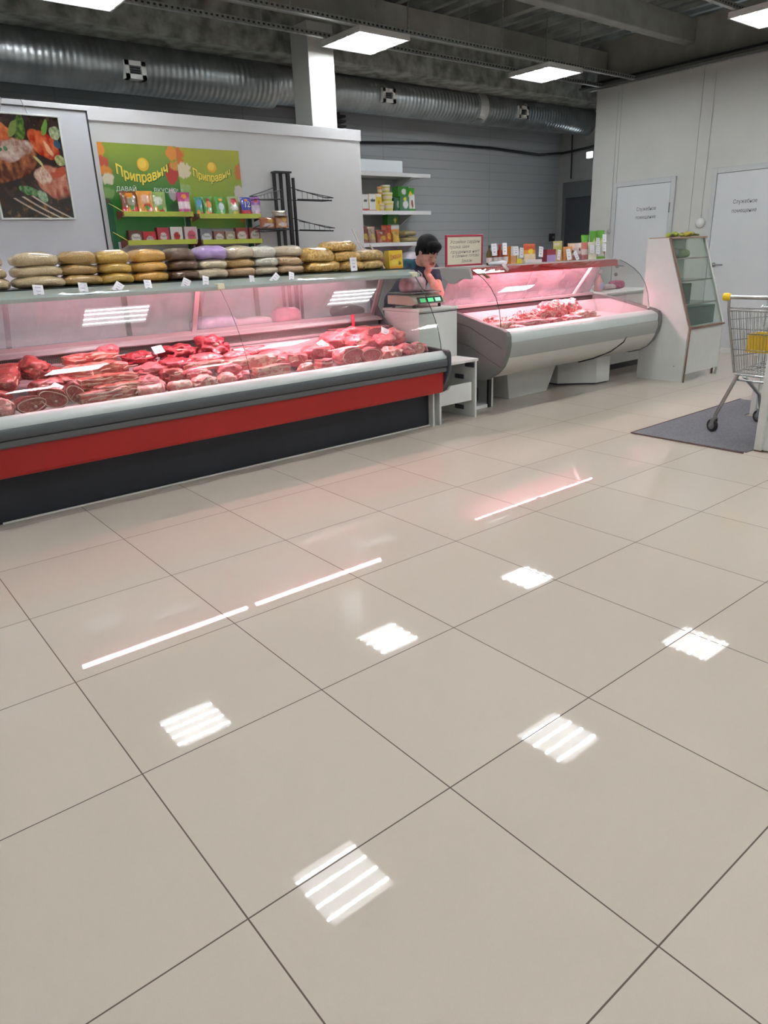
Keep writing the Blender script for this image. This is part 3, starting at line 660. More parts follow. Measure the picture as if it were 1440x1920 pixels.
# ---- mat and checkout corner -------------------------------------
M_mat = mat('ribbed_mat', (.16, .165, .185), .85, var=.18, scale=90, bump=.5, bscale=400)
t = thing('door_mat', 'dark grey ribbed floor mat under the shopping cart', 'mat', (4.85, 1.36, 0))
MB().prism([(4.22, 1.79), (5.9, 1.79), (5.9, 1.475), (5.30, 1.475), (5.30, .955), (4.25, .955)], 0.0005, .006, 'z').build('mat_surface', M_mat, t)
MB().tube([(4.215, .96, .005), (4.212, 1.795, .005), (5.9, 1.795, .005)], .005, 6).build('mat_rim', mat('mat_rim', (.10, .055, .05), .6), t)
M_post = mat('painted_white_post', (.62, .64, .60), .45, var=.05, scale=10)
t = thing('checkout_counter', 'white painted counter end at the right edge of the picture, in front of the cart', 'counter', (4.9, .6, 0))
MB().box(4.345, 4.57, .15, .928, .01, .92).build('body', M_post, t)
MB().box(4.325, 4.375, .898, .948, 0.008, .94).build('corner_post', M_post, t, bevel=.006)
MB().box(4.40, 4.43, .925, .934, .05, .92).build('batten', M_post, t)
for z in (.10, .17, .42): MB().ball((4.352, .950, z), .005, 8, 5).build('screw', M_dark, t)
MB().box(4.33, 4.37, .90, .944, 0, .008).build('foot', mat('rust', (.12, .05, .03), .8), t)
t = thing('checkout_counter', 'pale panelled counter end behind the cart leg, right edge of the picture', 'counter', (5.9, 1.2, 0))
MB().box(5.40, 6.5, 1.0, 1.44, .0, .48).build('body', M_post, t)
MB().box(5.385, 5.435, 1.43, 1.475, 0, .50).build('corner_post', M_whitef, t, bevel=.005)

for x in (AX, BX - .004): MB().prism([(3.0, .645), (3.62, .668), (3.66, .79), (3.45, .80), (3.0, .70)], x, x + .004).build('end_lining', M_inner, c2)
# ================================================================ GOODS
M_paint = paint_mat(); M_gloss = paint_mat('painted_film', .22, .6)
def lerp(a, b, t): return tuple(a[i] + (b[i] - a[i]) * t for i in range(3))
def N3(x, y, z=0): return noise.noise(Vector((x, y, z)))
# grain bags -------------------------------------------------------
def bag_mat(name, col, col2, scale, bump=.5, rough=.3):
    m = mat(name, col, rough, col2=col2, scale=scale, bump=bump, bscale=scale * .7, coat=.9); setin(m.node_tree.nodes['Principled BSDF'], 'Coat Roughness', .12)
    return m
def bag_mesh(w, d, h, seed, lump=0.0, lf=14):
    """a filled soft bag: flattened pillow with corners and creases"""
    mb = MB(); n, m = 40, 22; vs = []; o = Vector((seed * 3.1, seed * 1.7, 0))
    def pt(th, ph):
        e = .55
        def sg(v, p): return math.copysign(abs(v) ** p, v)
        x = w / 2 * sg(math.cos(ph), .5) * sg(math.cos(th), e); y = d / 2 * sg(math.cos(ph), .5) * sg(math.sin(th), e); z = h / 2 * sg(math.sin(ph), .75)
        v = Vector((x, y, z)); q = noise.noise(v * 11 + o) * .010 + noise.noise(v * 28 + o) * .005
        if lump: q += abs(noise.noise(v * lf * 4 + o)) * lump
        v += Vector((x / w, y / d, z / h)).normalized() * q
        v.z -= (abs(x) / w) ** 2 * h * .45; v.z = max(v.z, -h / 2)
        return v
    vs.append(pt(0, -PI / 2))
    for i in range(1, m):
        for k in range(n): vs.append(pt(2 * PI * k / n, -PI / 2 + PI * i / m))
    vs.append(pt(0, PI / 2)); last = len(vs) - 1
    fs = [(0, 1 + (k + 1) % n, 1 + k) for k in range(n)] + [(last, last - n + k, last - n + (k + 1) % n) for k in range(n)]
    fs += [(1 + i * n + k, 1 + i * n + (k + 1) % n, 1 + (i + 1) * n + (k + 1) % n, 1 + (i + 1) * n + k) for i in range(m - 2) for k in range(n)]
    mb.add(vs, fs)
    return mb
GR = {
 'beige': bag_mat('grain_beige', (.60, .47, .29), (.44, .32, .18), 220), 'tan': bag_mat('grain_tan', (.52, .33, .12), (.38, .22, .07), 220),
 'gold': bag_mat('grain_gold', (.66, .42, .09), (.50, .29, .05), 200), 'orange': bag_mat('grain_orange', (.68, .38, .09), (.55, .28, .05), 160),
 'brown': bag_mat('grain_brown', (.17, .09, .05), (.09, .045, .025), 240), 'violet': bag_mat('bag_violet', (.50, .36, .66), (.40, .26, .56), 20, .2),
 'cream': bag_mat('grain_cream', (.62, .52, .38), (.50, .40, .27), 200), 'white': bag_mat('grain_white', (.72, .70, .62), (.56, .52, .42), 150),
 'peach': bag_mat('grain_peach', (.55, .37, .22), (.42, .26, .14), 220), 'pasta': bag_mat('pasta_gold', (.72, .46, .13), (.42, .22, .05), 60, 1.0),
 'pasta2': bag_mat('pasta_pale', (.58, .40, .15), (.34, .20, .06), 60, 1.0)}
ZB = 1.2135
seed = 0
def bag(kind, x, y, z0, w, d, h, label, rz=0, tilt=0, lump=0, group=None):
    global seed; seed += 1
    o = bag_mesh(w, d, h, seed, lump).build('grain_bag' if not lump else 'pasta_bag', GR[kind], smooth=True, world=False, ang=180)
    o.location = (x, y, z0 + h / 2); o.rotation_euler = (0, tilt, rz)
    tag(o, label, 'bag', group)
    return o
stacks = [ # name, x centre, width, colours bottom to top
 ('far left, cut by the picture edge', .455, .20, ('beige', 'beige', 'beige')),
 ('second from the left', .725, .26, ('beige', 'beige', 'beige')),
 ('third from the left', .965, .21, ('tan', 'tan', 'tan')),
 ('fourth from the left', 1.165, .195, ('gold', 'gold', 'gold')),
 ('fifth from the left', 1.385, .215, ('orange', 'orange', 'orange')),
 ('of dark brown grain', 1.605, .19, ('brown', 'brown', 'brown')),
 ('topped by the violet bag', 1.815, .205, ('cream', 'cream', 'violet')),
 ('right of the violet topped stack', 2.03, .185, ('peach', 'tan', 'cream')),
 ('topped by a white bag', 2.225, .185, ('cream', 'white', 'white')),
 ('just left of the pasta bags', 2.425, .185, ('peach', 'peach', 'cream'))]
cn = {'beige': 'beige', 'tan': 'tan', 'gold': 'golden', 'orange': 'orange yellow', 'brown': 'brown', 'cream': 'cream', 'violet': 'violet printed', 'white': 'white', 'peach': 'pinkish tan'}
for nm, x, wd, cols in stacks:
    z = ZB
    for i, c in enumerate(cols):
        h = (.066, .064, .078)[i] if c != 'violet' else .09
        bag(c, x + rnd(-.008, .008), 3.58 + rnd(-.01, .01), z, wd * (1.10, 1.05, 1.0)[i], .22, h,
            'clear bag of %s grain, %s of the stack %s' % (cn[c], ('bottom', 'middle', 'top')[i], nm), rz=rnd(-.08, .08)); z += h - .006
pz = .078
bag('pasta', 2.70, 3.57, ZB, .30, .2, pz, 'bag of golden pasta lying lowest left in the pasta pile', .05, lump=.012)
bag('pasta', 2.665, 3.57, ZB + .073, .30, .2, .098, 'large bag of golden pasta, upper left in the pasta pile', -.1, .05, lump=.012)
bag('pasta', 2.965, 3.57, ZB, .24, .2, .072, 'bag of golden pasta, bottom middle of the pasta pile behind the price tag', .03, lump=.012)
bag('pasta', 2.93, 3.57, ZB + .068, .25, .2, .076, 'bag of golden pasta, middle of the pasta pile', .12, lump=.012)
bag('pasta', 2.88, 3.57, ZB + .145, .27, .2, .068, 'bag of golden pasta on the very top of the pasta pile', -.1, lump=.012)
bag('pasta2', 3.16, 3.57, ZB, .23, .2, .074, 'paler bag of fine pasta, bottom right of the pasta pile', .06, lump=.006)
bag('pasta2', 3.15, 3.57, ZB + .07, .25, .2, .078, 'paler bag of fine pasta, upper right of the pasta pile', -.05, lump=.006)

# price tags on the front of the long counter top -------------------
M_tag = mat('tag_paper', (.74, .72, .76), .5); M_ink = mat('tag_ink', (.30, .28, .38), .6)
def price_tag(name, c, w, h, label, nrm=(0, -1, .35), roll=0, where='price tag', thick=.0015, lines=3):
    t = thing(name, label, 'price tag', c)
    n = Vector(nrm).normalized(); up = Vector((0, 0, 1)) if abs(n.z) < .9 else Vector((0, 1, 0)); ax = up.cross(n).normalized(); ay = n.cross(ax)
    R = Matrix.Rotation(roll, 3, n); ax = R @ ax; ay = R @ ay; c = Vector(c)
    MB().obox(c, ax, ay, n, w / 2, h / 2, thick / 2).build('card', M_tag, t)
    k = MB()
    for i in range(lines):
        y = h * (.3 - .25 * i); l = w * (.34, .28, .2)[i % 3]
        k.obox(c + n * (thick / 2 + .0002) + ay * y, ax, ay, n, l * .8, h * .018 if i < lines - 1 else h * .05, .0002)
    k.build('print', M_ink, t)
    return t
tl = ['second stack of beige bags', 'third stack of tan bags', 'mustard yellow stack', 'orange yellow stack', 'dark brown stack', 'violet topped stack', 'stack right of the violet bag', 'white topped stack', 'stack left of the pasta']
for i, (x, r, w, h) in enumerate(((.655, -.12, .055, .085), (.90, -.1, .05, .085), (1.10, -.75, .05, .07), (1.285, -.1, .045, .075), (1.53, -.6, .05, .07), (1.665, -.3, .04, .085), (2.0, -.2, .035, .06), (2.175, -.95, .04, .09), (2.31, -.35, .04, .08))):
    price_tag('price_tag', (x, 3.335, 1.197), w, h, 'white price tag hanging at the glass edge below the ' + tl[i], (0, -1, .55), r)
price_tag('price_tag', (2.90, 3.40, 1.262), .06, .095, 'white price tag standing upright against the pasta pile', (0, -1, .08), .03)

# ================================================================ MEAT
def meat_mat(name, red, dark, fat, thr=.58, fs=(9, 9, 9), rough=.28):
    m = bpy.data.materials.new(name); m.use_nodes = True; nt = m.node_tree; N = nt.nodes; L = nt.links; b = N['Principled BSDF']
    tc = N.new('ShaderNodeTexCoord'); oi = N.new('ShaderNodeObjectInfo')
    ad = N.new('ShaderNodeVectorMath'); ad.operation = 'ADD'; L.new(tc.outputs['Object'], ad.inputs[0])
    sc = N.new('ShaderNodeVectorMath'); sc.operation = 'SCALE'; cmb = N.new('ShaderNodeCombineXYZ'); L.new(oi.outputs['Random'], cmb.inputs[0]); L.new(oi.outputs['Random'], cmb.inputs[1]); L.new(cmb.outputs[0], sc.inputs[0]); sc.inputs['Scale'].default_value = 9
    L.new(sc.outputs[0], ad.inputs[1]); V = ad.outputs[0]
    mp = N.new('ShaderNodeMapping'); mp.inputs['Scale'].default_value = fs; L.new(V, mp.inputs[0])
    n1 = N.new('ShaderNodeTexNoise'); n1.inputs['Scale'].default_value = 2.2; n1.inputs['Detail'].default_value = 5; n1.inputs['Distortion'].default_value = 1.2; L.new(mp.outputs[0], n1.inputs['Vector'])
    n2 = N.new('ShaderNodeTexNoise'); n2.inputs['Scale'].default_value = 16; n2.inputs['Detail'].default_value = 6; n2.inputs['Roughness'].default_value = .65; L.new(V, n2.inputs['Vector'])
    r2 = N.new('ShaderNodeMix'); r2.data_type = 'RGBA'; cs = math_node(N, L, 'MULTIPLY', math_node(N, L, 'SUBTRACT', n2.outputs[0], .3), 2.4); L.new(cs, r2.inputs[0]); r2.inputs[6].default_value = (*dark, 1); r2.inputs[7].default_value = (*red, 1)
    rp = N.new('ShaderNodeValToRGB'); rp.color_ramp.elements[0].position = thr - .03; rp.color_ramp.elements[1].position = thr + .03; L.new(n1.outputs[0], rp.inputs[0])
    vn = N.new('ShaderNodeTexVoronoi'); vn.feature = 'DISTANCE_TO_EDGE'; vn.inputs['Scale'].default_value = 2.6; dd = N.new('ShaderNodeMix'); dd.data_type = 'VECTOR'; dd.inputs[0].default_value = .35
    L.new(mp.outputs[0], dd.inputs[4]); L.new(n1.outputs[1], dd.inputs[5]); L.new(dd.outputs[1], vn.inputs['Vector'])
    vein = math_node(N, L, 'LESS_THAN', vn.outputs[0], .03); vein = math_node(N, L, 'MULTIPLY', vein, .30)
    k = math_node(N, L, 'MAXIMUM', rp.outputs[0], vein)
    mx = N.new('ShaderNodeMix'); mx.data_type = 'RGBA'; L.new(k, mx.inputs[0]); L.new(r2.outputs[2], mx.inputs[6]); mx.inputs[7].default_value = (*fat, 1)
    L.new(mx.outputs[2], b.inputs['Base Color']); setin(b, 'Roughness', rough); setin(b, 'Coat Weight', .3)
    bp = N.new('ShaderNodeBump'); bp.inputs['Strength'].default_value = .8; bp.inputs['Distance'].default_value = .012; L.new(n2.outputs[0], bp.inputs['Height']); L.new(bp.outputs[0], b.inputs['Normal'])
    return m
MT = {
 'beef': meat_mat('beef', (.42, .065, .06), (.20, .022, .022), (.50, .26, .20), .64),
 'dark': meat_mat('dark_beef', (.44, .035, .055), (.20, .012, .02), (.58, .24, .24), .68),
 'pork': meat_mat('pork', (.62, .18, .20), (.40, .075, .09), (.70, .42, .38), .63),
 'pale': meat_mat('pale_pork', (.66, .27, .24), (.50, .15, .14), (.74, .52, .44), .55),
 'rib': meat_mat('rib_meat', (.50, .10, .08), (.32, .04, .04), (.64, .38, .29), .55, (5, 5, 42)),
 'chop': meat_mat('chopped_pork', (.64, .10, .12), (.45, .04, .06), (.84, .64, .60), .54, (11, 11, 11))}
M_fat = mat('meat_fat', (.66, .40, .34), .3, var=.1, scale=30, bump=.3, bscale=50, coat=.2)
M_bone = mat('meat_bone', (.52, .32, .27), .4, var=.1, scale=40)
M_marrow = mat('meat_marrow', (.45, .10, .08), .4, var=.3, scale=60)
def lump_mesh(sx, sy, sz, seed, rough=.25, fold=0.0, sub=4):
    bm = bmesh.new(); bmesh.ops.create_icosphere(bm, subdivisions=sub, radius=1)
    o = Vector((seed * 5.3, seed * 2.9, seed * 1.3))
    for v in bm.verts:
        p = v.co.copy(); q = noise.noise(p * 1.1 + o) * rough * 1.3 + noise.noise(p * 2.6 + o) * rough * .7 + noise.noise(p * 7 + o) * rough * .16
        q += (abs(noise.noise(p * 3.9 + o * 1.7)) - .2) * rough * .55 + noise.noise(p * 13 + o) * rough * .10
        if fold: q -= abs(noise.noise(Vector((p.x * 2.4, p.y * 1.2, p.z * 2.2)) + o * 2)) * fold - fold * .25
        ridge = abs(noise.noise(p * 1.7 + o * 3)); q -= max(0, .09 - ridge) * 2.6 * rough
        p = p * (1 + q)
        e = .8
        p = Vector((math.copysign(abs(p.x) ** e, p.x) * sx, math.copysign(abs(p.y) ** e, p.y) * sy, p.z * sz))
        p.z = max(p.z, -sz * .72 + noise.noise(p * 20) * .003)
        v.co = p
    mb = MB(); mb.add([v.co for v in bm.verts], [tuple(v.index for v in f.verts) for f in bm.faces]); bm.free()
    return mb
mseed = 0
def place(t, x, y, z, rx=0, ry=0, rz=0): t.location = (x, y, z); t.rotation_euler = (rx, ry, rz)
def meat(kind, x, y, z, sx, sy, sz, label, rx=0, ry=0, rz=0, mt='pork', rough=.28, fold=0, cat='meat'):
    if x < 3.6 and y < 3.2: y -= .025; z += .004
    if x < 3.6: sx *= 1.1; sy *= 1.12; sz *= 1.1
    else: sx *= 1.15; sy *= 1.15; sz *= 1.2; z += .006; y -= .02
    """kind: lump, cut (a lump with a flat cut face and fat rim), rack (slab of ribs), roll, strip"""
    global mseed; mseed += 1
    nm = {'lump': 'meat_piece', 'cut': 'meat_cut', 'rack': 'rib_slab', 'roll': 'meat_roll', 'strip': 'pork_belly_strip'}[kind]
    t = tag(bpy.data.objects.new(nm, None), label, cat); C.objects.link(t); t.empty_display_size = .03
    kw = dict(parent=t, smooth=True, world=False, ang=70)
    if kind == 'lump':
        lump_mesh(sx, sy, sz, mseed, rough, fold).build('flesh', MT[mt], **kw)
        f = lump_mesh(sx * .5, sy * .35, sz * .3, mseed + 50, .5, sub=3)
        f.v = [(v[0] + sx * .25 * math.cos(mseed), v[1] - sy * .45, v[2] + sz * .38) for v in f.v]
        f.build('fat_cap', M_fat, **kw)
    elif kind == 'cut':
        b = lump_mesh(sx, sy, sz, mseed, .13); b.v = [(v[0], max(v[1], -sy * .45), v[2]) for v in b.v]; b.build('flesh', MT[mt], **kw)
        n = 28; rim = MB(); pts = []
        for i in range(n + 1):
            a = 2 * PI * i / n; k = 1 + .1 * math.sin(2 * a + mseed) + .05 * math.sin(3 * a)
            pts.append((math.cos(a) * sx * .86 * k, -sy * .46, math.sin(a) * sz * .74 * k))
        rim.tube(pts, .003, 6, cap=False); rim.build('fat_rim', M_fat, **kw)
        if mt in ('beef', 'pork'):
            MB().lathe([(.008, 0), (.009, .003), (.007, .005), (.001, .005)], (sx * .2, -sy * .45, -.01), 12, (0, -1, 0)).build('bone', M_bone, **kw)
    elif kind == 'rack':
        mb = MB(); n = 14; vs = []
        prof = [(-1, -1), (-.5, -1.05), (0, -1), (.5, -1.05), (1, -.95), (1.05, 0), (.95, .9), (.4, 1), (-.3, 1.05), (-.95, .95), (-1.05, 0)]
        for i in range(n + 1):
            u = -1 + 2 * i / n; bow = .18 * (1 - u * u); q = Vector((u * 3, mseed, 0)); sc = 1 + noise.noise(q) * .22 - (abs(u) ** 8) * .18
            for (a, c) in prof:
                w = noise.noise(Vector((u * 4, a * 2 + mseed, c * 2))) * .14
                vs.append((u * sx, a * sy * sc * (1 + w), c * sz * (sc + w) + bow * sz + math.sin(u * 9 + mseed) * sz * .06))
        m = len(prof); fs = [tuple(range(m - 1, -1, -1)), tuple(n * m + k for k in range(m))] + [(i * m + k, i * m + (k + 1) % m, (i + 1) * m + (k + 1) % m, (i + 1) * m + k) for i in range(n) for k in range(m)]
        mb.add(vs, fs).build('flesh', MT[mt], **kw)
        f = MB()
        f.tube([(u * sx * .95, -sy * .9, sz * (.72 + .15 * math.sin(u * 5))) for u in [-1 + .125 * i for i in range(17)]], [.007 * (1 - abs(-1 + .125 * i) ** 4) + .001 for i in range(17)], 8); f.build('fat_layer', M_fat, **kw)
        for i in range(3):
            a = -sx * .8 + i * sx * .8
            MB().tube([(a, -sy * 1.03, -sz * .2), (a + .02, -sy * 1.05, sz * .05), (a + sx * .5, -sy * 1.03, sz * .1)], [.004, .006, .004], 6).build('rib_bone', M_bone, **kw)
    elif kind == 'roll':
        mb = MB(); n = 12; pts = []; rs = []
        for i in range(n + 1):
            u = -1 + 2 * i / n; pts.append((u * sx, noise.noise(Vector((u * 2, mseed, 3))) * sy * .25, 0)); rs.append(sy * (1 + noise.noise(Vector((u * 3, 0, mseed))) * .25) * (1 - abs(u) ** 10 * .35))
        mb.tube(pts, rs, 18); mb.v = [(v[0], v[1], v[2] * sz / sy) for v in mb.v]; mb.build('flesh', MT[mt], **kw)
        for s in (-1, 1):
            MB().lathe([(sy * .38, 0), (sy * .36, .003), (.001, .004)], (s * sx, pts[0][1] if s < 0 else pts[-1][1], 0), 12, (s, 0, 0)).build('cut_end', M_marrow, **kw)
    elif kind == 'strip':
        for k, (z0, z1, mm, nm2) in enumerate(((-1, -.35, M_fat, 'rind'), (-.35, .25, MT[mt], 'flesh'), (.25, .6, M_fat, 'fat_layer'), (.6, 1, MT[mt], 'flesh'))):
            mb = MB(); n = 12; vs = []
            for i in range(n + 1):
                u = -1 + 2 * i / n
                for (a, c) in ((-1, z0), (1, z0), (1, z1), (-1, z1)):
                    vs.append((u * sx, a * sy * (1 + .1 * math.sin(u * 4 + mseed)) - .004 * (c > 0), c * sz + .12 * sz * math.sin(u * 3.3 + mseed)))
            fs = [(3, 2, 1, 0), (n * 4, n * 4 + 1, n * 4 + 2, n * 4 + 3)] + [(i * 4 + q, i * 4 + (q + 1) % 4, (i + 1) * 4 + (q + 1) % 4, (i + 1) * 4 + q) for i in range(n) for q in range(4)]
            mb.add(vs, fs).build(nm2, mm, bevel=.002, **kw)
    place(t, x, y, z, rx, ry, rz)
    return t
# left part of the long counter: beef and ribs
A = meat
A('rack', .40, 3.40, .745, .13, .065, .030, 'slab of beef with broad white fat at the far left end of the tray', rz=1.2, ry=-.25, mt='beef')
A('lump', .585, 3.48, .755, .085, .09, .055, 'dark knobbly beef lump at the back, beside the far left fatty slab', mt='beef', rough=.4, fold=.3)
A('lump', .70, 3.44, .71, .06, .075, .05, 'dark beef piece leaning right of the knobbly beef lump', mt='beef', rough=.35, fold=.3, rz=.5)
A('lump', .60, 3.27, .67, .10, .08, .05, 'flat dark red beef piece behind the round cut faces', mt='beef', rough=.3, fold=.2)
A('lump', .27, 3.30, .665, .10, .09, .05, 'beef lump under the fatty slab at the left picture edge', mt='beef', rough=.35, fold=.2)
A('lump', .30, 3.09, .628, .055, .055, .045, 'pink lump with fat in the front left corner of the tray', mt='pale', rough=.3)
A('cut', .435, 3.10, .628, .075, .06, .046, 'beef joint with a brownish cut face, front row, leftmost of the three', mt='beef', rz=.15)
A('cut', .555, 3.10, .642, .070, .05, .055, 'beef joint with a marbled oval cut face, front row, middle of the three', mt='beef', rz=-.1, ry=.35)
A('cut', .675, 3.12, .650, .052, .05, .055, 'beef joint with an upright cut face, front row, rightmost of the three', mt='beef', rz=.1, ry=.4)
A('lump', .71, 3.28, .68, .06, .07, .045, 'small dark red beef piece behind the upright cut face', mt='beef', fold=.2)
A('rack', .92, 3.52, .785, .14, .055, .026, 'topmost slab of the rib pile, white fat upward', mt='rib', rz=.08)
A('lump', 1.06, 3.60, .80, .06, .05, .04, 'curled pink piece at the back, right of the rib pile top', mt='pork', fold=.4)
A('lump', .92, 3.55, .70, .15, .09, .055, 'block of beef hidden low at the back of the rib pile', mt='beef')
A('rack', .90, 3.37, .735, .165, .06, .030, 'long rib slab in the second layer of the rib pile', mt='rib', rz=.03)
A('rack', .78, 3.33, .70, .05, .07, .055, 'short upright rib block at the left end of the rib pile', mt='rib', rz=1.3)
A('rack', .91, 3.22, .680, .155, .05, .030, 'long rib slab in the third layer of the rib pile', mt='rib', rz=.05)
A('rack', .86, 3.10, .618, .155, .04, .030, 'long rib strip in the front row beside the ledge, dark bone end at left', mt='rib', rz=.05)
A('rack', .94, 3.13, .650, .13, .04, .018, 'thin rib strip lying on the front rib strip', mt='rib', rz=.08)
# middle
A('lump', 1.215, 3.50, .742, .095, .07, .042, 'dark red ridged beef piece at the back, right of the rib pile', mt='dark', fold=.6, rough=.3)
A('lump', 1.49, 3.52, .755, .115, .08, .045, 'folded red beef piece with deep parallel creases at the back', mt='dark', fold=.8, rough=.3, rz=.2)
A('lump', 1.745, 3.53, .765, .105, .085, .068, 'tallest deep red folded beef lump at the back, middle of the tray', mt='dark', fold=.8, rough=.42)
A('lump', 1.25, 3.35, .69, .12, .075, .038, 'pink flat piece with a white fat edge behind the pale front rolls', mt='pork', rz=.1)
A('lump', 1.40, 3.34, .70, .10, .07, .045, 'red piece between the creased beef and the marrow bone', mt='dark', fold=.3)
A('lump', 1.60, 3.38, .70, .12, .08, .045, 'pinkish red piece below the tall folded beef lump', mt='pork', fold=.2)
A('lump', 1.30, 3.20, .655, .075, .055, .045, 'beef shank piece with a brownish marrow face', mt='beef', fold=.3)
A('lump', 1.13, 3.18, .64, .07, .06, .045, 'pink meat piece behind the left pale roll', mt='pork')
A('roll', 1.10, 3.075, .610, .080, .036, .035, 'pale fatty meat roll in the front row, left one of the pair', mt='pale', rz=.04)
A('roll', 1.285, 3.075, .612, .068, .034, .033, 'pale fatty meat roll in the front row, right one of the pair', mt='pale', rz=.08)
A('lump', 1.45, 3.09, .612, .075, .05, .038, 'pink and white knuckle piece in the front row, right of the pale rolls', mt='pale', fold=.3)
A('lump', 1.605, 3.09, .612, .06, .045, .038, 'blocky pink knuckle piece in the front row at the tray middle', mt='pale', rough=.2)
A('lump', 1.46, 3.21, .65, .09, .06, .04, 'pink piece with white fat lying behind the knuckle pieces', mt='pork')
A('rack', 1.55, 3.30, .685, .14, .05, .022, 'thin pale slab across the tray middle', mt='pale', rz=.12)
A('lump', 1.74, 3.10, .608, .05, .045, .032, 'small red and pink piece before the glass joint', mt='pork', fold=.3)
A('lump', 2.02, 3.52, .70, .14, .07, .04, 'bright pink piece at the back, right of the tall folded lump', mt='pork', fold=.35)
A('lump', 1.86, 3.42, .69, .10, .06, .035, 'pink slab with round white fat spot at the glass joint', mt='pork')
A('rack', 1.90, 3.27, .665, .17, .06, .034, 'long pale pork slab with a golden rind behind the belly strip', mt='pale', rz=.06)
A('lump', 1.70, 3.22, .645, .08, .05, .04, 'pink pork piece left of the golden rind slab', mt='pork')
A('strip', 1.935, 3.095, .622, .12, .030, .032, 'long pork belly strip in the front row, right of the glass joint', mt='pale', rz=.06)
A('lump', 2.13, 3.42, .665, .13, .08, .038, 'flat pink pork piece at the middle back of the right pane', mt='pork')
A('rack', 2.20, 3.24, .650, .10, .075, .036, 'pink pork shoulder slab beside the belly strip', mt='pork', rz=-.6)
A('lump', 2.21, 3.09, .603, .055, .04, .032, 'small pork piece with a white bone end, front row', mt='pale', fold=.3)
A('strip', 2.345, 3.09, .612, .045, .036, .033, 'cube shaped pink pork piece in the front row', mt='pork', rz=.1)
# right: pork legs
A('lump', 2.47, 3.30, .672, .12, .08, .055, 'pork joint behind the cube shaped piece, left edge of the big pork pile', mt='pork', rough=.3)
A('cut', 2.60, 3.14, .640, .115, .09, .062, 'large pork leg with a round cut face in the front row', mt='pork', rz=.25)
A('lump', 2.72, 3.46, .715, .12, .09, .06, 'pork leg high at the back left of the big pork pile', mt='pork', rough=.3)
A('lump', 2.93, 3.50, .735, .13, .08, .06, 'pork leg at the very top of the big pork pile', mt='pork', rough=.3, fold=.2)
A('lump', 2.86, 3.32, .69, .11, .09, .06, 'pork piece in the middle of the big pork pile', mt='pork', rough=.28)
A('cut', 2.79, 3.13, .628, .085, .07, .052, 'pork leg with a bright pink cut face, second large one of the front row', mt='pork', rz=-.2)
A('lump', 2.99, 3.12, .610, .075, .06, .046, 'fatty whitish pork trimming in the front row', mt='pale', fold=.5, rough=.4)
A('lump', 3.08, 3.33, .680, .09, .08, .055, 'pork piece under the leaning price tag', mt='pork')
A('lump', 3.23, 3.38, .70, .11, .09, .06, 'darker pork leg at the right end of the tray, upper one', mt='pork', fold=.25, rough=.3)
A('lump', 3.14, 3.14, .618, .075, .06, .046, 'pink pork piece in the front row near the right end', mt='pork')
A('cut', 3.255, 3.15, .620, .065, .06, .046, 'pork piece with a white curved bone face near the right end', mt='pale')
A('lump', 3.335, 3.19, .612, .045, .06, .036, 'last small pork piece at the right end glass', mt='pork')
# minced meat in a steel tray at the back right
t = thing('steel_tray', 'shallow steel tray of minced meat at the back right of the long counter', 'tray', (3.08, 3.6, .74))
mb = MB(); mb.prism([(3.50, .705), (3.69, .725), (3.69, .729), (3.50, .709)], 2.83, 3.34); mb.box(2.83, 3.34, 3.496, 3.50, .705, .762); mb.box(2.83, 3.34, 3.69, 3.694, .70, .78); mb.box(2.826, 2.83, 3.496, 3.694, .705, .775); mb.box(3.34, 3.344, 3.496, 3.694, .705, .775)
mb.box(2.86, 2.88, 3.52, 3.67, .665, .706); mb.box(3.29, 3.31, 3.52, 3.67, .665, .706)
mb.build('tray_body', M_steel, t)
mm = lump_mesh(.22, .08, .035, 91, .35, .5).build('minced_meat', meat_mat('mince', (.55, .10, .09), (.30, .03, .03), (.72, .45, .42), .55, (60, 60, 60)), smooth=True, world=False)
mm['kind'] = 'stuff'; tag(mm, 'heap of minced meat lying in the steel tray', 'minced meat'); mm.location = (3.08, 3.595, .745)
t = thing('scoop', 'red plastic scoop handle standing in the minced meat', 'scoop', (3.02, 3.6, .76))
MB().capsule((3.02, 3.60, .775), (3.03, 3.62, .87), .012, .014).build('handle', mat('red_plastic', (.62, .01, .03), .3), t, smooth=True)
MB().ball((3.02, 3.59, .765), (.03, .02, .015)).build('scoop_bowl', MATS['red_plastic'], t, smooth=True)
M_white_tag = [('leaning on the middle beef joint', (.60, 3.12, .70), (.3, -.5, 1), .4), ('on the ridged dark red beef', (1.335, 3.45, .80), (.1, -1, .8), .1), ('on the left edge of the pork pile', (2.475, 3.26, .735), (0, -.7, 1), .4),
  ('leaning on the pork under the back wall tray', (3.10, 3.30, .762), (.1, -1, .6), -.5), ('round one lying on the pink piece at the glass joint', (1.90, 3.42, .734), (0, -.5, 1), 0)]
for l, c, n, r in M_white_tag: price_tag('price_tag', c, .075, .055, 'white price tag ' + l, n, r)

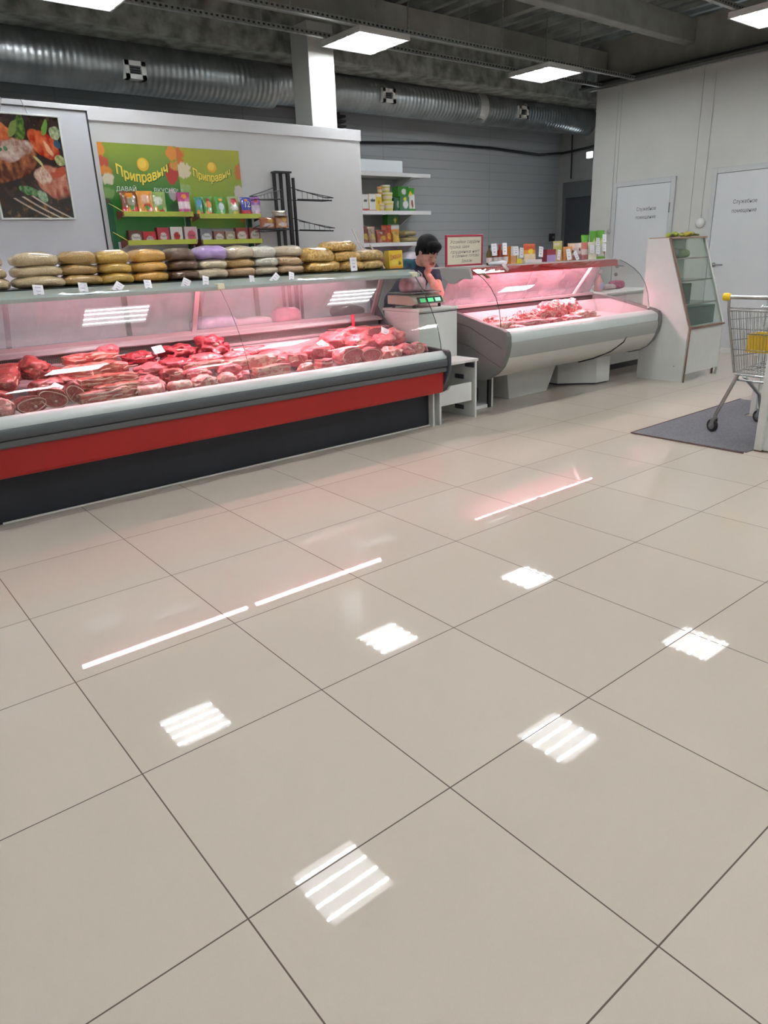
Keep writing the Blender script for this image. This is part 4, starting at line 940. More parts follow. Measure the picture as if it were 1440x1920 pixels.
# meat in the right counter
B = [(4.30, 3.22, .68, .12, .07, .035, 'rack', 'pale', 'pink rib slab at the left end of the right counter'), (4.40, 3.42, .705, .12, .07, .04, 'lump', 'chop', 'fatty pork piece at the back left of the right counter'),
 (4.62, 3.40, .70, .10, .07, .04, 'lump', 'chop', 'white and red pork piece at the back, second from left in the right counter'), (4.36, 3.08, .672, .08, .05, .028, 'lump', 'beef', 'small brownish meat piece at the front left of the right counter'),
 (4.62, 3.17, .678, .17, .07, .032, 'rack', 'pork', 'long smooth pink tenderloin in the front of the right counter'), (4.80, 3.36, .71, .11, .08, .055, 'lump', 'chop', 'chopped fatty pork heap behind the tenderloin'),
 (5.00, 3.38, .715, .10, .08, .06, 'lump', 'chop', 'chopped fatty pork lump, middle of the right counter'), (4.95, 3.16, .678, .12, .06, .034, 'lump', 'pork', 'pink pork slice beside the tenderloin'),
 (5.19, 3.38, .745, .12, .09, .075, 'lump', 'chop', 'high heap of white and red chopped pork'), (5.42, 3.40, .745, .12, .09, .075, 'lump', 'chop', 'redder high heap of chopped pork, right one'),
 (5.20, 3.15, .682, .11, .06, .038, 'lump', 'pork', 'folded pork belly in the front of the right counter'), (5.42, 3.18, .685, .11, .06, .040, 'rack', 'pale', 'pork slab with a fatty end at the right of the meat in the right counter'),
 (5.60, 3.30, .69, .07, .07, .04, 'lump', 'pork', 'last pork piece at the right of the right counter'), (4.20, 3.40, .69, .07, .06, .03, 'lump', 'chop', 'small red and white scrap in the far left of the right counter')]
for x, y, z, sx, sy, sz, k, m_, l in B: A(k, x, y, z, sx, sy, sz, l, rz=rnd(-.2, .2), mt=m_, rough=.38 if m_ == 'chop' else .28, fold=.5 if m_ == 'chop' else .2)
# ================================================================ SELLER
M_skin = mat('skin', (.62, .34, .26), .5, var=.08, scale=25, sss=.12)
M_hair = mat('black_hair', (.004, .004, .005), .55, spec=.15, bump=.6, bscale=120, stretch=(1, 1, .25))
M_uniform = mat('navy_uniform', (.018, .024, .05), .75, var=.35, scale=30)
M_teal = mat('teal_pattern', (.02, .16, .22), .7, col2=(.015, .05, .09), scale=14)
M_trous = mat('dark_trousers', (.015, .016, .02), .8)
seller = thing('person', 'woman in a navy and teal uniform leaning on the counter, chin resting on her hand', 'person', (4.2, 4.35, 0))
Hc = Vector((4.155, 3.965, 1.322))
Hf = Vector((.02, -.88, -.46)).normalized(); Hr = Hf.cross(Vector((.10, 0, 1))).normalized(); Hu = Hr.cross(Hf).normalized()
def H(r, f, u): return Hc + Hr * r + Hf * f + Hu * u       # r: towards the person's right ear
Hrot = Matrix((Hr, Hf, Hu)).transposed().to_euler()
SR, SL = Vector((3.995, 4.17, 1.19)), Vector((4.385, 4.15, 1.165)); ER, WR_ = Vector((4.075, 3.98, .948)), Vector((4.145, 3.875, .935))
EL, WL = Vector((4.262, 3.905, .945)), H(-.045, .045, -.165); NB = Vector((4.185, 4.10, 1.205)); HP = Vector((4.2, 4.40, .88))
def remesh(o, vox, sm=6):
    r = o.modifiers.new('one_surface', 'REMESH'); r.mode = 'VOXEL'; r.voxel_size = vox; r.use_smooth_shade = True
    if sm: s = o.modifiers.new('soft', 'SMOOTH'); s.iterations = sm; s.factor = .5
    return o
b = MB()
b.ball(H(0, -.012, .035), (.074, .096, .088), 24, 16, Hrot); b.ball(H(0, .030, -.025), (.062, .062, .078), 20, 14, Hrot)
b.ball(H(0, .045, -.078), (.045, .042, .036), 16, 10, Hrot); b.ball(H(0, .072, -.098), (.022, .018, .017), 12, 8, Hrot)
b.ball(H(0, .060, .040), (.055, .034, .034), 16, 10, Hrot)
for s in (-1, 1):
    b.ball(H(s * .036, .066, -.026), (.024, .022, .024), 12, 8, Hrot)
    b.ball(H(s * .031, .084, .008), (.015, .009, .009), 12, 8, Hrot)
    b.ball(H(s * .075, -.008, -.004), (.009, .019, .031), 12, 8, Hrot); b.ball(H(s * .078, -.004, -.028), (.008, .010, .010), 10, 6, Hrot)
    b.capsule(H(s * .012, .093, .024), H(s * .050, .080, .026), .0085, .006, 8)
    b.ball(H(s * .011, .100, -.032), (.009, .009, .008), 10, 6, Hrot)
b.capsule(H(0, .092, .016), H(0, .112, -.026), .008, .0125, 10)
b.ball(H(0, .089, -.056), (.024, .010, .006), 12, 6, Hrot); b.ball(H(0, .088, -.067), (.020, .010, .007), 12, 6, Hrot)
b.capsule(H(0, -.03, -.06), NB, .052, .060, 16)
# trunk, arms, legs
b.capsule(NB + Vector((-.0, .04, -.07)), HP, .09, .125, 20); b.capsule(SR, SL, .060, .060, 16); b.ball(HP, (.17, .13, .13), 18, 12)
b.capsule(SR, ER, .054, .042, 14); b.capsule(SL, EL, .054, .042, 14)
b.capsule(ER, WR_, .042, .030, 14); b.capsule(EL, WL, .044, .028, 14)
b.capsule(EL + Vector((0, 0, .0)), EL + (WL - EL) * .45, .043, .044, 14)
for s in (-1, 1):
    hip = HP + Vector((s * .09, .02, -.06)); knee = Vector((4.2 + s * .11, 4.36, .47)); ank = Vector((4.2 + s * .12, 4.48, .09))
    b.capsule(hip, knee, .085, .058, 14); b.capsule(knee, ank, .056, .038, 14); b.capsule(ank + Vector((0, .02, -.045)), ank + Vector((s * .02, -.15, -.055)), .036, .028, 12)
# left hand carries the chin: palm under the jaw, fingers up the cheek
pal = H(-.040, .060, -.118); b.capsule(WL, pal, .027, .032, 14)
for k in range(4):
    p0 = pal - Hr * (.018 + .004 * k) + Hf * (.018 - .016 * k) + Hu * .012
    p1 = p0 - Hr * .012 + Hu * (.034, .040, .038, .030)[k]; p2 = p1 + Hr * .004 + Hu * (.022, .028, .026, .020)[k] - Hf * .004
    b.capsule(p0, p1, .0102, .0094, 8); b.capsule(p1, p2, .0094, .0078, 8)
b.capsule(pal + Hr * .012 + Hf * .012, pal + Hr * .040 + Hf * .010 + Hu * .004, .011, .0095, 8); b.capsule(pal + Hr * .040 + Hf * .010 + Hu * .004, pal + Hr * .062 + Hu * .016, .0095, .008, 8)
# right hand lies on the ledge
pr = WR_ + Vector((.045, -.028, -.014)); b.capsule(WR_, pr, .026, .024, 12)
for k in range(4):
    q = pr + Vector((.020 + .004 * k, -.028 + .018 * k, .0)); m_ = q + Vector((.032, -.006, .004)); e_ = m_ + Vector((.024 - .004 * abs(k - 1), -.004, -.012))
    b.capsule(q, m_, .0095, .0088, 8); b.capsule(m_, e_, .0088, .0072, 8)
b.capsule(pr + Vector((-.006, -.022, .004)), pr + Vector((.024, -.048, .0)), .010, .008, 8)
remesh(b.build('body', M_skin, seller), .0042, 5)
# hair: short, dark, falling forward
h = MB()
h.ball(H(0, -.022, .056), (.098, .112, .098), 24, 16, Hrot); h.ball(H(0, .050, .092), (.080, .058, .040), 18, 12, Hrot)
h.ball(H(0, -.070, .0), (.072, .056, .075), 18, 12, Hrot)
for i in range(11):
    a = -1 + .2 * i; h.capsule(H(a * .066, .060 + .018 * (1 - a * a), .088 - abs(a) * .01), H(a * .072 + .012, .092 - .028 * a * a, .044 + .012 * math.sin(i * 2.3)), .020, .008, 8)
for s in (-1, 1):
    h.capsule(H(s * .076, .026, .05), H(s * .074, .034, .004), .016, .006, 8); h.capsule(H(s * .074, -.045, .02), H(s * .062, -.05, -.05), .022, .012, 8)
remesh(h.build('hair', M_hair, seller), .005, 2)
# eyebrows, lashes, lips
e = MB()
for s in (-1, 1): e.tube([H(s * .014, .1015, .029), H(s * .034, .0945, .034), H(s * .052, .081, .028)], [.0018, .0028, .0012], 6)
e.build('eyebrow', M_hair, seller)
e = MB()
for s in (-1, 1): e.tube([H(s * .019, .0925, .001), H(s * .031, .095, -.003), H(s * .043, .090, .001)], [.0008, .0016, .0008], 6)
e.build('eyelash', M_hair, seller)
e = MB(); e.ball(H(0, .096, -.058), (.022, .006, .004), 12, 6, Hrot); e.ball(H(0, .095, -.066), (.018, .006, .005), 12, 6, Hrot); e.build('lips', mat('lips', (.42, .12, .11), .45), seller, smooth=True)
# uniform top with short sleeves, open collar
u = MB(); u.capsule(NB + Vector((0, .035, -.06)), HP, .128, .148, 20); u.capsule(SR, SL, .070, .070, 16)
u.ball(HP, (.185, .145, .14), 18, 12)
u.capsule(SR, SR + (ER - SR) * .42, .068, .062, 14); u.capsule(SL, SL + (EL - SL) * .42, .068, .062, 14)
u.capsule(NB + Vector((-.05, -.01, -.05)), NB + Vector((-.02, .10, .02)), .05, .05, 12); u.capsule(NB + Vector((.05, -.01, -.05)), NB + Vector((.03, .10, .02)), .05, .05, 12)
remesh(u.build('uniform_top', M_uniform, seller), .007, 6)
u = MB(); u.ball(SR + Vector((-.012, -.014, .016)), (.084, .082, .074), 16, 12); u.capsule(SR + Vector((-.01, -.01, .018)), SR + (NB - SR) * .5 + Vector((0, -.01, .012)), .076, .066, 14); u.capsule(SR + Vector((-.01, 0, .01)), SR + (ER - SR) * .35, .074, .066, 14)
remesh(u.build('sleeve', M_teal, seller, label='teal patterned right sleeve'), .007, 4)
u = MB()
for s in (-1, 1):
    hip = HP + Vector((s * .09, .02, -.06)); knee = Vector((4.2 + s * .11, 4.36, .47)); ank = Vector((4.2 + s * .12, 4.48, .10))
    u.capsule(hip, knee, .096, .070, 14); u.capsule(knee, ank, .070, .055, 14)
u.ball(HP + Vector((0, .01, -.04)), (.175, .135, .12), 18, 12)
remesh(u.build('trousers', M_trous, seller), .01, 4)
for s in (-1, 1):
    ank = Vector((4.2 + s * .12, 4.48, .09)); u = MB(); u.capsule(ank + Vector((0, .03, -.045)), ank + Vector((s * .02, -.16, -.052)), .044, .037, 12)
    u.build('shoe', M_black, seller, smooth=True)
tag(MB().tube([(4.10, 4.03, 1.17), (4.11, 3.99, 1.14), (4.12, 4.0, 1.10)], .004, 6).build('pin_badge', mat('badge', (.7, .7, .72), .3)), 'small white badge pinned at the collar of the seller', 'badge')
# ================================================================ PACKETS AND SIGNS
def mixart(base, blobs, seed=0, noise_amt=.0):
    """artwork as a function of (u, v): a base with soft blobs (u, v, ru, rv, colour)"""
    def f(u, v):
        c = base(v) if callable(base) else base
        for (bu, bv, ru, rv, bc) in blobs:
            d = ((u - bu) / ru) ** 2 + ((v - bv) / rv) ** 2 + noise.noise(Vector((u * 5 + seed, v * 7, seed))) * .25
            if d < 1: c = lerp(c, bc, min(1, (1 - d) * 5))
        if noise_amt:
            k = 1 + noise.noise(Vector((u * 9, v * 9, seed + 3))) * noise_amt; c = tuple(max(0, x * k) for x in c)
        return c
    return f
def bands(*bs):
    def f(v):
        for lim, col in bs:
            if v < lim: return col
        return bs[-1][1]
    return f
WHT = (.72, .72, .70); RED = (.52, .03, .04); GRN = (.06, .30, .04); YEL = (.78, .60, .05); ORG = (.75, .28, .04); BRN = (.22, .09, .04); MAG = (.42, .04, .20); BLU = (.05, .07, .38); VIO = (.32, .14, .48); CRM = (.72, .64, .48)
def pouch(name, x, y, z, w, h, d, art, label, cat='packet', rz=0, tilt=.08, group=None, res=16, txt=None, tcol=None, crimp=True):
    t = tag(bpy.data.objects.new(name, None), label, cat, group); C.objects.link(t); t.empty_display_size = .03
    t.location = (x, y, z); t.rotation_euler = (-tilt, 0, rz); mb = MB(); n = res; vs = []; cs = []
    for side in (-1, 1):
        for j in range(n + 1):
            v = j / n
            for i in range(n + 1):
                u = -1 + 2 * i / n
                th = d / 2 * (1 - abs(u) ** 3) * ((1 - v) ** .5 * 1.05 + .04) * (1 if v < .93 else .2)
                wv = noise.noise(Vector((u * 3, v * 4, x * 7))) * .004
                vs.append((u * w / 2 * (1 - .06 * math.sin(PI * v)), side * (th + .001) + (wv if 0 < v < 1 else 0), v * h)); cs.append(art(u, v))
    m = (n + 1) ** 2; fs = []
    for s in (0, 1):
        for j in range(n):
            for i in range(n): a = s * m + j * (n + 1) + i; fs.append((a, a + 1, a + n + 2, a + n + 1))
    for i in range(n):
        for j in (0, n): a = j * (n + 1) + i; fs.append((a, a + 1, a + 1 + m, a + m))
        for k in (0, n): a = i * (n + 1) + k; fs.append((a, a + n + 1, a + n + 1 + m, a + m))
    mb.add(vs, fs, cs); kw = dict(parent=t, world=False)
    mb.build('pouch', M_gloss, smooth=True, paint=True, ang=60, **kw)
    if txt:
        q = MB()
        for (s, tx, tz, sz, wd) in txt: text(q, s, (tx, -d / 2 * .9 - .004, tz), (1, 0, 0), (0, 0, 1), sz, width=wd)
        q.build('lettering', tcol, **kw)
    return t
def boxpack(name, x, y, z, w, h, d, art, side, label, cat='box', rz=0, tilt=0, group=None, txt=None, tcol=None, rnd_top=False):
    t = tag(bpy.data.objects.new(name, None), label, cat, group); C.objects.link(t); t.empty_display_size = .03
    t.location = (x, y, z); t.rotation_euler = (-tilt, 0, rz); mb = MB(); n = 14; vs = []; cs = []
    for j in range(n + 1):
        for i in range(n + 1): u = -1 + 2 * i / n; v = j / n; vs.append((u * w / 2, -d / 2, v * h)); cs.append(art(u, v))
    mb.add(vs, [(j * (n + 1) + i, j * (n + 1) + i + 1, (j + 1) * (n + 1) + i + 1, (j + 1) * (n + 1) + i) for j in range(n) for i in range(n)], cs)
    v8 = [(a * w / 2, c * d / 2, e * h) for a in (-1, 1) for c in (-1, 1) for e in (0, 1)]
    mb.add(v8, [(4, 6, 7, 5), (0, 1, 3, 2), (2, 3, 7, 6), (0, 2, 6, 4), (1, 5, 7, 3)], [side] * 8)
    mb.build('carton', M_paint, parent=t, world=False, paint=True)
    if txt:
        q = MB()
        for (s, tx, tz, sz, wd) in txt: text(q, s, (tx, -d / 2 - .0008, tz), (1, 0, 0), (0, 0, 1), sz, width=wd)
        q.build('lettering', tcol, parent=t, world=False)
    return t
M_tw = mat('print_white', (.78, .78, .76), .5); M_tk = mat('print_dark', (.03, .03, .03), .5); M_ty = mat('print_yellow', (.82, .66, .08), .5); M_tr = mat('print_red', (.45, .02, .10), .5)

# ---- seasoning rack on the partition --------------------------------
M_lime = mat('lime_strip', (.44, .52, .07), .22, coat=.6); M_green = mat('green_upright', (.01, .10, .04), .45); M_shelfw = mat('shelf_steel', (.50, .50, .47), .4)
rk = thing('shelf_rack', 'wall rack with green uprights and lime fronted shelves under the green posters', 'shelf rack', (2.45, 5.2, 1.3))
for x, z1 in ((1.80, 1.80), (2.47, 1.72), (3.08, 1.70)):
    MB().box(x - .02, x + .02, 5.222, 5.2485, .3, z1).build('upright', M_green, rk)
for (xa, xb, z) in ((1.85, 2.455, 1.695), (2.515, 3.12, 1.680), (1.85, 2.46, 1.475), (2.515, 3.11, 1.468), (1.85, 2.46, 1.26), (2.515, 3.11, 1.255)):
    s = MB().box(xa, xb, 5.085, 5.222, z - .004, z + .002).build('shelf', M_shelfw, rk)
    MB().box(xa, xb, 5.075, 5.085, z - .008, z + .032).build('price_rail', M_lime, s, bevel=.002)
    for xx in (xa - .006, xb + .006):
        e = MB(); e.prism([(5.085, z - .004), (5.222, z - .03), (5.222, z + .04), (5.085, z + .03)], xx - .002, xx + .002); e.build('bracket', mat('rack_brown', (.18, .05, .03), .5), s)
    if xa < 2: MB().tube([(xa, 5.085, z + .03), (xa - .05, 5.16, z + .08), (xa - .06, 5.22, z + .10)], .003, 6).build('side_wire', mat('yellow_wire', (.5, .42, .08), .5), s)
PK = 5.155
def veg(seed): return [(-.3 + .2 * math.sin(seed), .2, .35, .16, ORG), (.3, .14, .4, .14, RED), (.1, .3, .3, .1, GRN)]
top = [(1.93, .15, .185, bands((.35, RED), (1, (.20, .07, .03))), [(.1, .6, .5, .22, (.30, .30, .20)), (0, .82, .5, .1, ORG)] + veg(1), 'dark red and brown seasoning pouch, leftmost of the upper rack shelf'),
 (2.06, .14, .19, (.70, .30, .06), [(0, .66, .55, .18, (.75, .45, .30)), (.2, .3, .6, .2, RED)] + veg(2), 'orange seasoning pouch standing second on the upper rack shelf'),
 (2.17, .14, .185, (.24, .34, .10), [(0, .62, .55, .2, (.62, .66, .52))] + veg(3), 'green and grey seasoning pouch standing third on the upper rack shelf'),
 (2.405, .115, .185, bands((.3, MAG), (.62, (.68, .52, .58)), (1, MAG)), [(0, .82, .4, .1, ORG)], 'magenta and pink sauce pouch at the middle of the upper rack shelves'),
 (2.54, .08, .165, (.05, .24, .12), [(0, .7, .6, .2, (.1, .3, .5))] + veg(5), 'narrow blue and green pouch just right of the magenta pouch'),
 (2.625, .10, .17, (.10, .30, .05), [(0, .62, .6, .16, ORG), (0, .85, .4, .08, RED)] + veg(6), 'green pouch with an orange middle on the right upper rack shelf'),
 (2.745, .11, .17, (.08, .32, .07), [(0, .52, .6, .2, (.60, .68, .72)), (0, .85, .4, .08, ORG)] + [(0, .12, .5, .1, (.5, .5, .2))], 'green pouch with a round white panel on the right upper rack shelf'),
 (2.875, .115, .175, (.30, .42, .18), [(0, .75, .6, .18, RED), (0, .45, .8, .14, (.62, .62, .55)), (.1, .15, .6, .14, YEL)], 'green pouch with a red top beside the dark blue pouch'),
 (3.0, .105, .17, bands((.36, RED), (1, BLU)), [(0, .85, .4, .08, ORG)], 'dark blue seasoning pouch marked 12'),
 (3.10, .105, .175, bands((.3, (.45, .30, .4)), (.6, (.60, .48, .66)), (1, VIO)), [(0, .8, .4, .09, RED)], 'violet seasoning pouch, rightmost of the upper rack shelf')]
for i, (x, w, h, base, bl, lab) in enumerate(top):
    tx = [('12', 0, .085, .07, .055)] if '12' in lab else None
    pouch('seasoning_pouch', x, PK - .035, 1.698 if x < 2.48 else 1.683, w, h, .045, mixart(base, bl, i * 2.3, .3), lab, 'seasoning', rz=rnd(-.12, .12), txt=tx, tcol=M_tw)
row2 = [(1.93, .115, .105, (.14, .05, .04), (0, .42, .78, .36, (.75, .74, .70)), 'small packet with a white front panel, leftmost of the lower rack shelf'),
 (2.05, .11, .095, RED, (.05, .35, .6, .3, (.74, .60, .62)), 'small red and white packet, second on the lower rack shelf'),
 (2.17, .105, .125, (.50, .05, .07), (0, .42, .6, .3, (.76, .68, .66)), 'red packet with a white heart shaped panel on the lower rack shelf'),
 (2.29, .11, .13, (.72, .70, .68), (0, .42, .55, .28, (.50, .03, .04)), 'white packet with a red round panel on the lower rack shelf'),
 (2.42, .12, .13, (.72, .58, .60), (.1, .45, .7, .35, (.60, .10, .16)), 'pink and white packet at the middle of the lower rack shelves'),
 (2.565, .115, .12, (.18, .18, .22), (0, .40, .8, .30, (.68, .70, .74)), 'grey white packet with dark script, first on the right lower rack shelf'),
 (2.69, .105, .10, (.24, .12, .10), (0, .45, .75, .36, (.72, .70, .64)), 'small rounded white packet, second on the right lower rack shelf'),
 (2.80, .095, .095, (.40, .30, .22), (0, .45, .75, .36, (.74, .70, .58)), 'smallest cream packet on the right lower rack shelf'),
 (2.92, .115, .125, (.34, .06, .05), (0, .45, .8, .34, (.74, .66, .60)), 'taller brown edged white packet on the right lower rack shelf'),
 (3.05, .11, .125, (.34, .10, .09), (0, .45, .85, .38, (.74, .68, .62)), 'brown edged white packet, rightmost of the lower rack shelf')]
for i, (x, w, h, base, pan, lab) in enumerate(row2):
    s = 'Перец' if i in (0, 1, 5, 6, 7) else ('Тмин' if i in (3, 4) else 'Лист')
    boxpack('spice_packet', x, PK - .03, 1.478 if x < 2.49 else 1.471, w, h, .05, mixart(base, [pan], i), lerp(base, (0, 0, 0), .3), lab, 'spice packet', rz=rnd(-.08, .08), txt=[(s, 0, h * .40, .026, w * .55)], tcol=M_tk)
for i, (x, w, c) in enumerate(((2.30, .15, (.5, .52, .5)), (2.62, .18, (.25, .30, .25)), (2.85, .14, (.35, .05, .1)), (3.0, .16, (.45, .5, .45)))):
    boxpack('flat_packet', x, PK - .03, 1.262 if x < 2.5 else 1.257, w, .15, .06, mixart(c, [(.2, .8, .5, .1, (.6, .6, .6))], i, .5), c, ['pale packet on the lowest rack shelf above the dark brown stack', 'dark green packet on the lowest rack shelf above the violet bag', 'dark red packet on the lowest rack shelf', 'grey green packet on the lowest rack shelf above the white bag'][i], 'packet')

# ---- green posters ---------------------------------------------------
def sheet(name, x0, x1, z0, z1, y, art, nx, nz, m=None, sh=0, parent=None, skew=0):
    mb = MB(); vs = []; cs = []
    for j in range(nz + 1):
        for i in range(nx + 1):
            u, v = i / nx, j / nz; vs.append((x0 + (x1 - x0) * u + skew * (1 - v), y, z0 + (z1 - z0) * v)); cs.append(art(u, v))
    mb.add(vs, [(j * (nx + 1) + i, j * (nx + 1) + i + 1, (j + 1) * (nx + 1) + i + 1, (j + 1) * (nx + 1) + i) for j in range(nz) for i in range(nx)], cs)
    mb.add([(x0, y + .001, z0), (x1, y + .001, z0), (x1, y + .001, z1), (x0, y + .001, z1)], [(0, 3, 2, 1)], [(.5, .5, .5)] * 4)
    return mb.build(name, m or M_paint, parent, paint=True)
def food(c, u, v, side, k):
    for (bu, bv, ru, rv, bc) in ((0, .93, .10, .10, ORG), (.02, .80, .10, .08, (.55, .10, .05)), (.05, .72, .09, .06, ORG), (.07, .64, .08, .06, (.70, .66, .50)), (.06, .50, .07, .06, (.20, .34, .10)), (.03, .40, .04, .05, (.10, .08, .05))):
        d = ((u - (side + k * bu)) / ru) ** 2 + ((v - bv) / rv) ** 2 + noise.noise(Vector((u * 30, v * 20, 1))) * .6
        if d < 1: c = lerp(c, bc, min(1, (1 - d) * 4))
    return c
def art1(u, v):
    g = noise.noise(Vector((u * 3, v * 3, 0))) * .15
    c = lerp((.03, .20, .035), (.36, .44, .05), max(0, min(1, (v - .48) * 1.5 + g))); c = food(c, u, v, 0, 1)
    for (bu, bv, ru, rv, bc) in ((.93, .93, .08, .08, ORG), (.90, .72, .09, .12, (.50, .04, .03)), (.95, .80, .07, .05, (.60, .30, .05)), (.88, .50, .06, .07, (.45, .40, .42)), (.97, .45, .05, .08, (.3, .05, .02)), (.90, .36, .09, .06, (.05, .12, .05))):
        d = ((u - bu) / ru) ** 2 + ((v - bv) / rv) ** 2 + noise.noise(Vector((u * 30, v * 20, 1))) * .6
        if d < 1: c = lerp(c, bc, min(1, (1 - d) * 4))
    return c
def art2(u, v):
    g = noise.noise(Vector((u * 3, v * 3, 4))) * .2
    c = lerp((.16, .36, .05), (.42, .42, .03), max(0, min(1, v * .9 + g)))
    for (bu, bv, ru, rv, bc) in ((0, .9, .12, .12, (.62, .16, .03)), (.08, .72, .12, .10, (.70, .62, .44)), (.07, .48, .10, .08, (.32, .48, .16)), (.0, .2, .12, .3, (.50, .56, .36)), (.96, .72, .06, .12, (.60, .18, .03)), (.94, .45, .08, .12, (.66, .60, .56)), (.97, .25, .07, .1, (.30, .10, .05)), (.97, .12, .06, .06, (.65, .22, .03))):
        d = ((u - bu) / ru) ** 2 + ((v - bv) / rv) ** 2 + noise.noise(Vector((u * 30, v * 20, 1))) * .6
        if d < 1: c = lerp(c, bc, min(1, (1 - d) * 4))
    return c
def arc(r): return lambda x, y: (x * (1 + y / r * -1 * 0) + math.sin(x / r) * 0, y + (x * x) / (2 * r))
def bold(q, d):
    """the same letters printed thicker"""
    v0, f0 = list(q.v), list(q.f)
    for k, (dx, dz) in enumerate(((d, 0), (-d, 0), (0, d), (0, -d), (d * .7, d * .7))): q.add([(v[0] + dx, v[1] - .00004 * (k + 1), v[2] + dz) for v in v0], f0)
def lemon(t, x, z, y, s):
    """a plain round yellow fruit printed in the middle of the poster"""
    MB().lathe([(.052 * s, 0), (.05 * s, .0006)], (x, y, z), 28, (0, -1, 0)).build('printed_fruit', mat('print_gold', (.78, .46, .04), .45), t)
    MB().lathe([(.036 * s, 0), (.034 * s, .0004)], (x - .006, y - .0008, z + .006), 24, (0, -1, 0)).build('printed_fruit', mat('print_gold2', (.84, .60, .08), .45), t)
p1 = thing('poster', 'left green poster with yellow lettering behind the seasoning pouches', 'poster', (2.11, 5.245, 1.9))
sheet('sheet', 1.777, 2.446, 1.50, 2.25, 5.2465, art1, 90, 90, parent=p1)
q = MB(); text(q, 'Приправыч', (2.125, 5.2448, 1.965), (1, 0, 0), (0, 0, 1), .105, fn=lambda x, y: (x, y + x * x * 1.5 + x * .06), width=.44); bold(q, .003); q.build('lettering', M_ty, p1)
q = MB(); text(q, 'Приправыч', (2.128, 5.2455, 1.958), (1, 0, 0), (0, 0, 1), .108, fn=lambda x, y: (x, y + x * x * 1.5 + x * .06), width=.45); bold(q, .005); q.build('lettering_shadow', mat('print_leaf', (.03, .14, .02), .5), p1)
lemon(p1, 2.135, 2.10, 5.2462, 1)
q = MB(); text(q, 'ДАВАЙ', (1.965, 5.2448, 1.892), (1, 0, 0), (0, 0, 1), .05, width=.17); text(q, 'ВКУСНО!', (2.31, 5.2448, 1.886), (1, 0, 0), (0, 0, 1), .05, width=.215); q.build('lettering', M_tw, p1)
p2 = thing('poster', 'right yellow-green poster with yellow lettering, overlapping the left one', 'poster', (2.75, 5.24, 1.95))
sheet('sheet', 2.441, 3.040, 1.60, 2.245, 5.2435, art2, 80, 80, parent=p2)
q = MB(); text(q, 'Приправыч', (2.755, 5.2418, 1.985), (1, 0, 0), (0, 0, 1), .09, fn=lambda x, y: (x, y + x * x * 1.5 + x * .04), width=.36); bold(q, .0025); q.build('lettering', M_ty, p2)
q = MB(); text(q, 'Приправыч', (2.757, 5.2424, 1.98), (1, 0, 0), (0, 0, 1), .093, fn=lambda x, y: (x, y + x * x * 1.5 + x * .04), width=.37); bold(q, .004); q.build('lettering_shadow', MATS['print_leaf'], p2)
lemon(p2, 2.76, 2.10, 5.2432, .85)
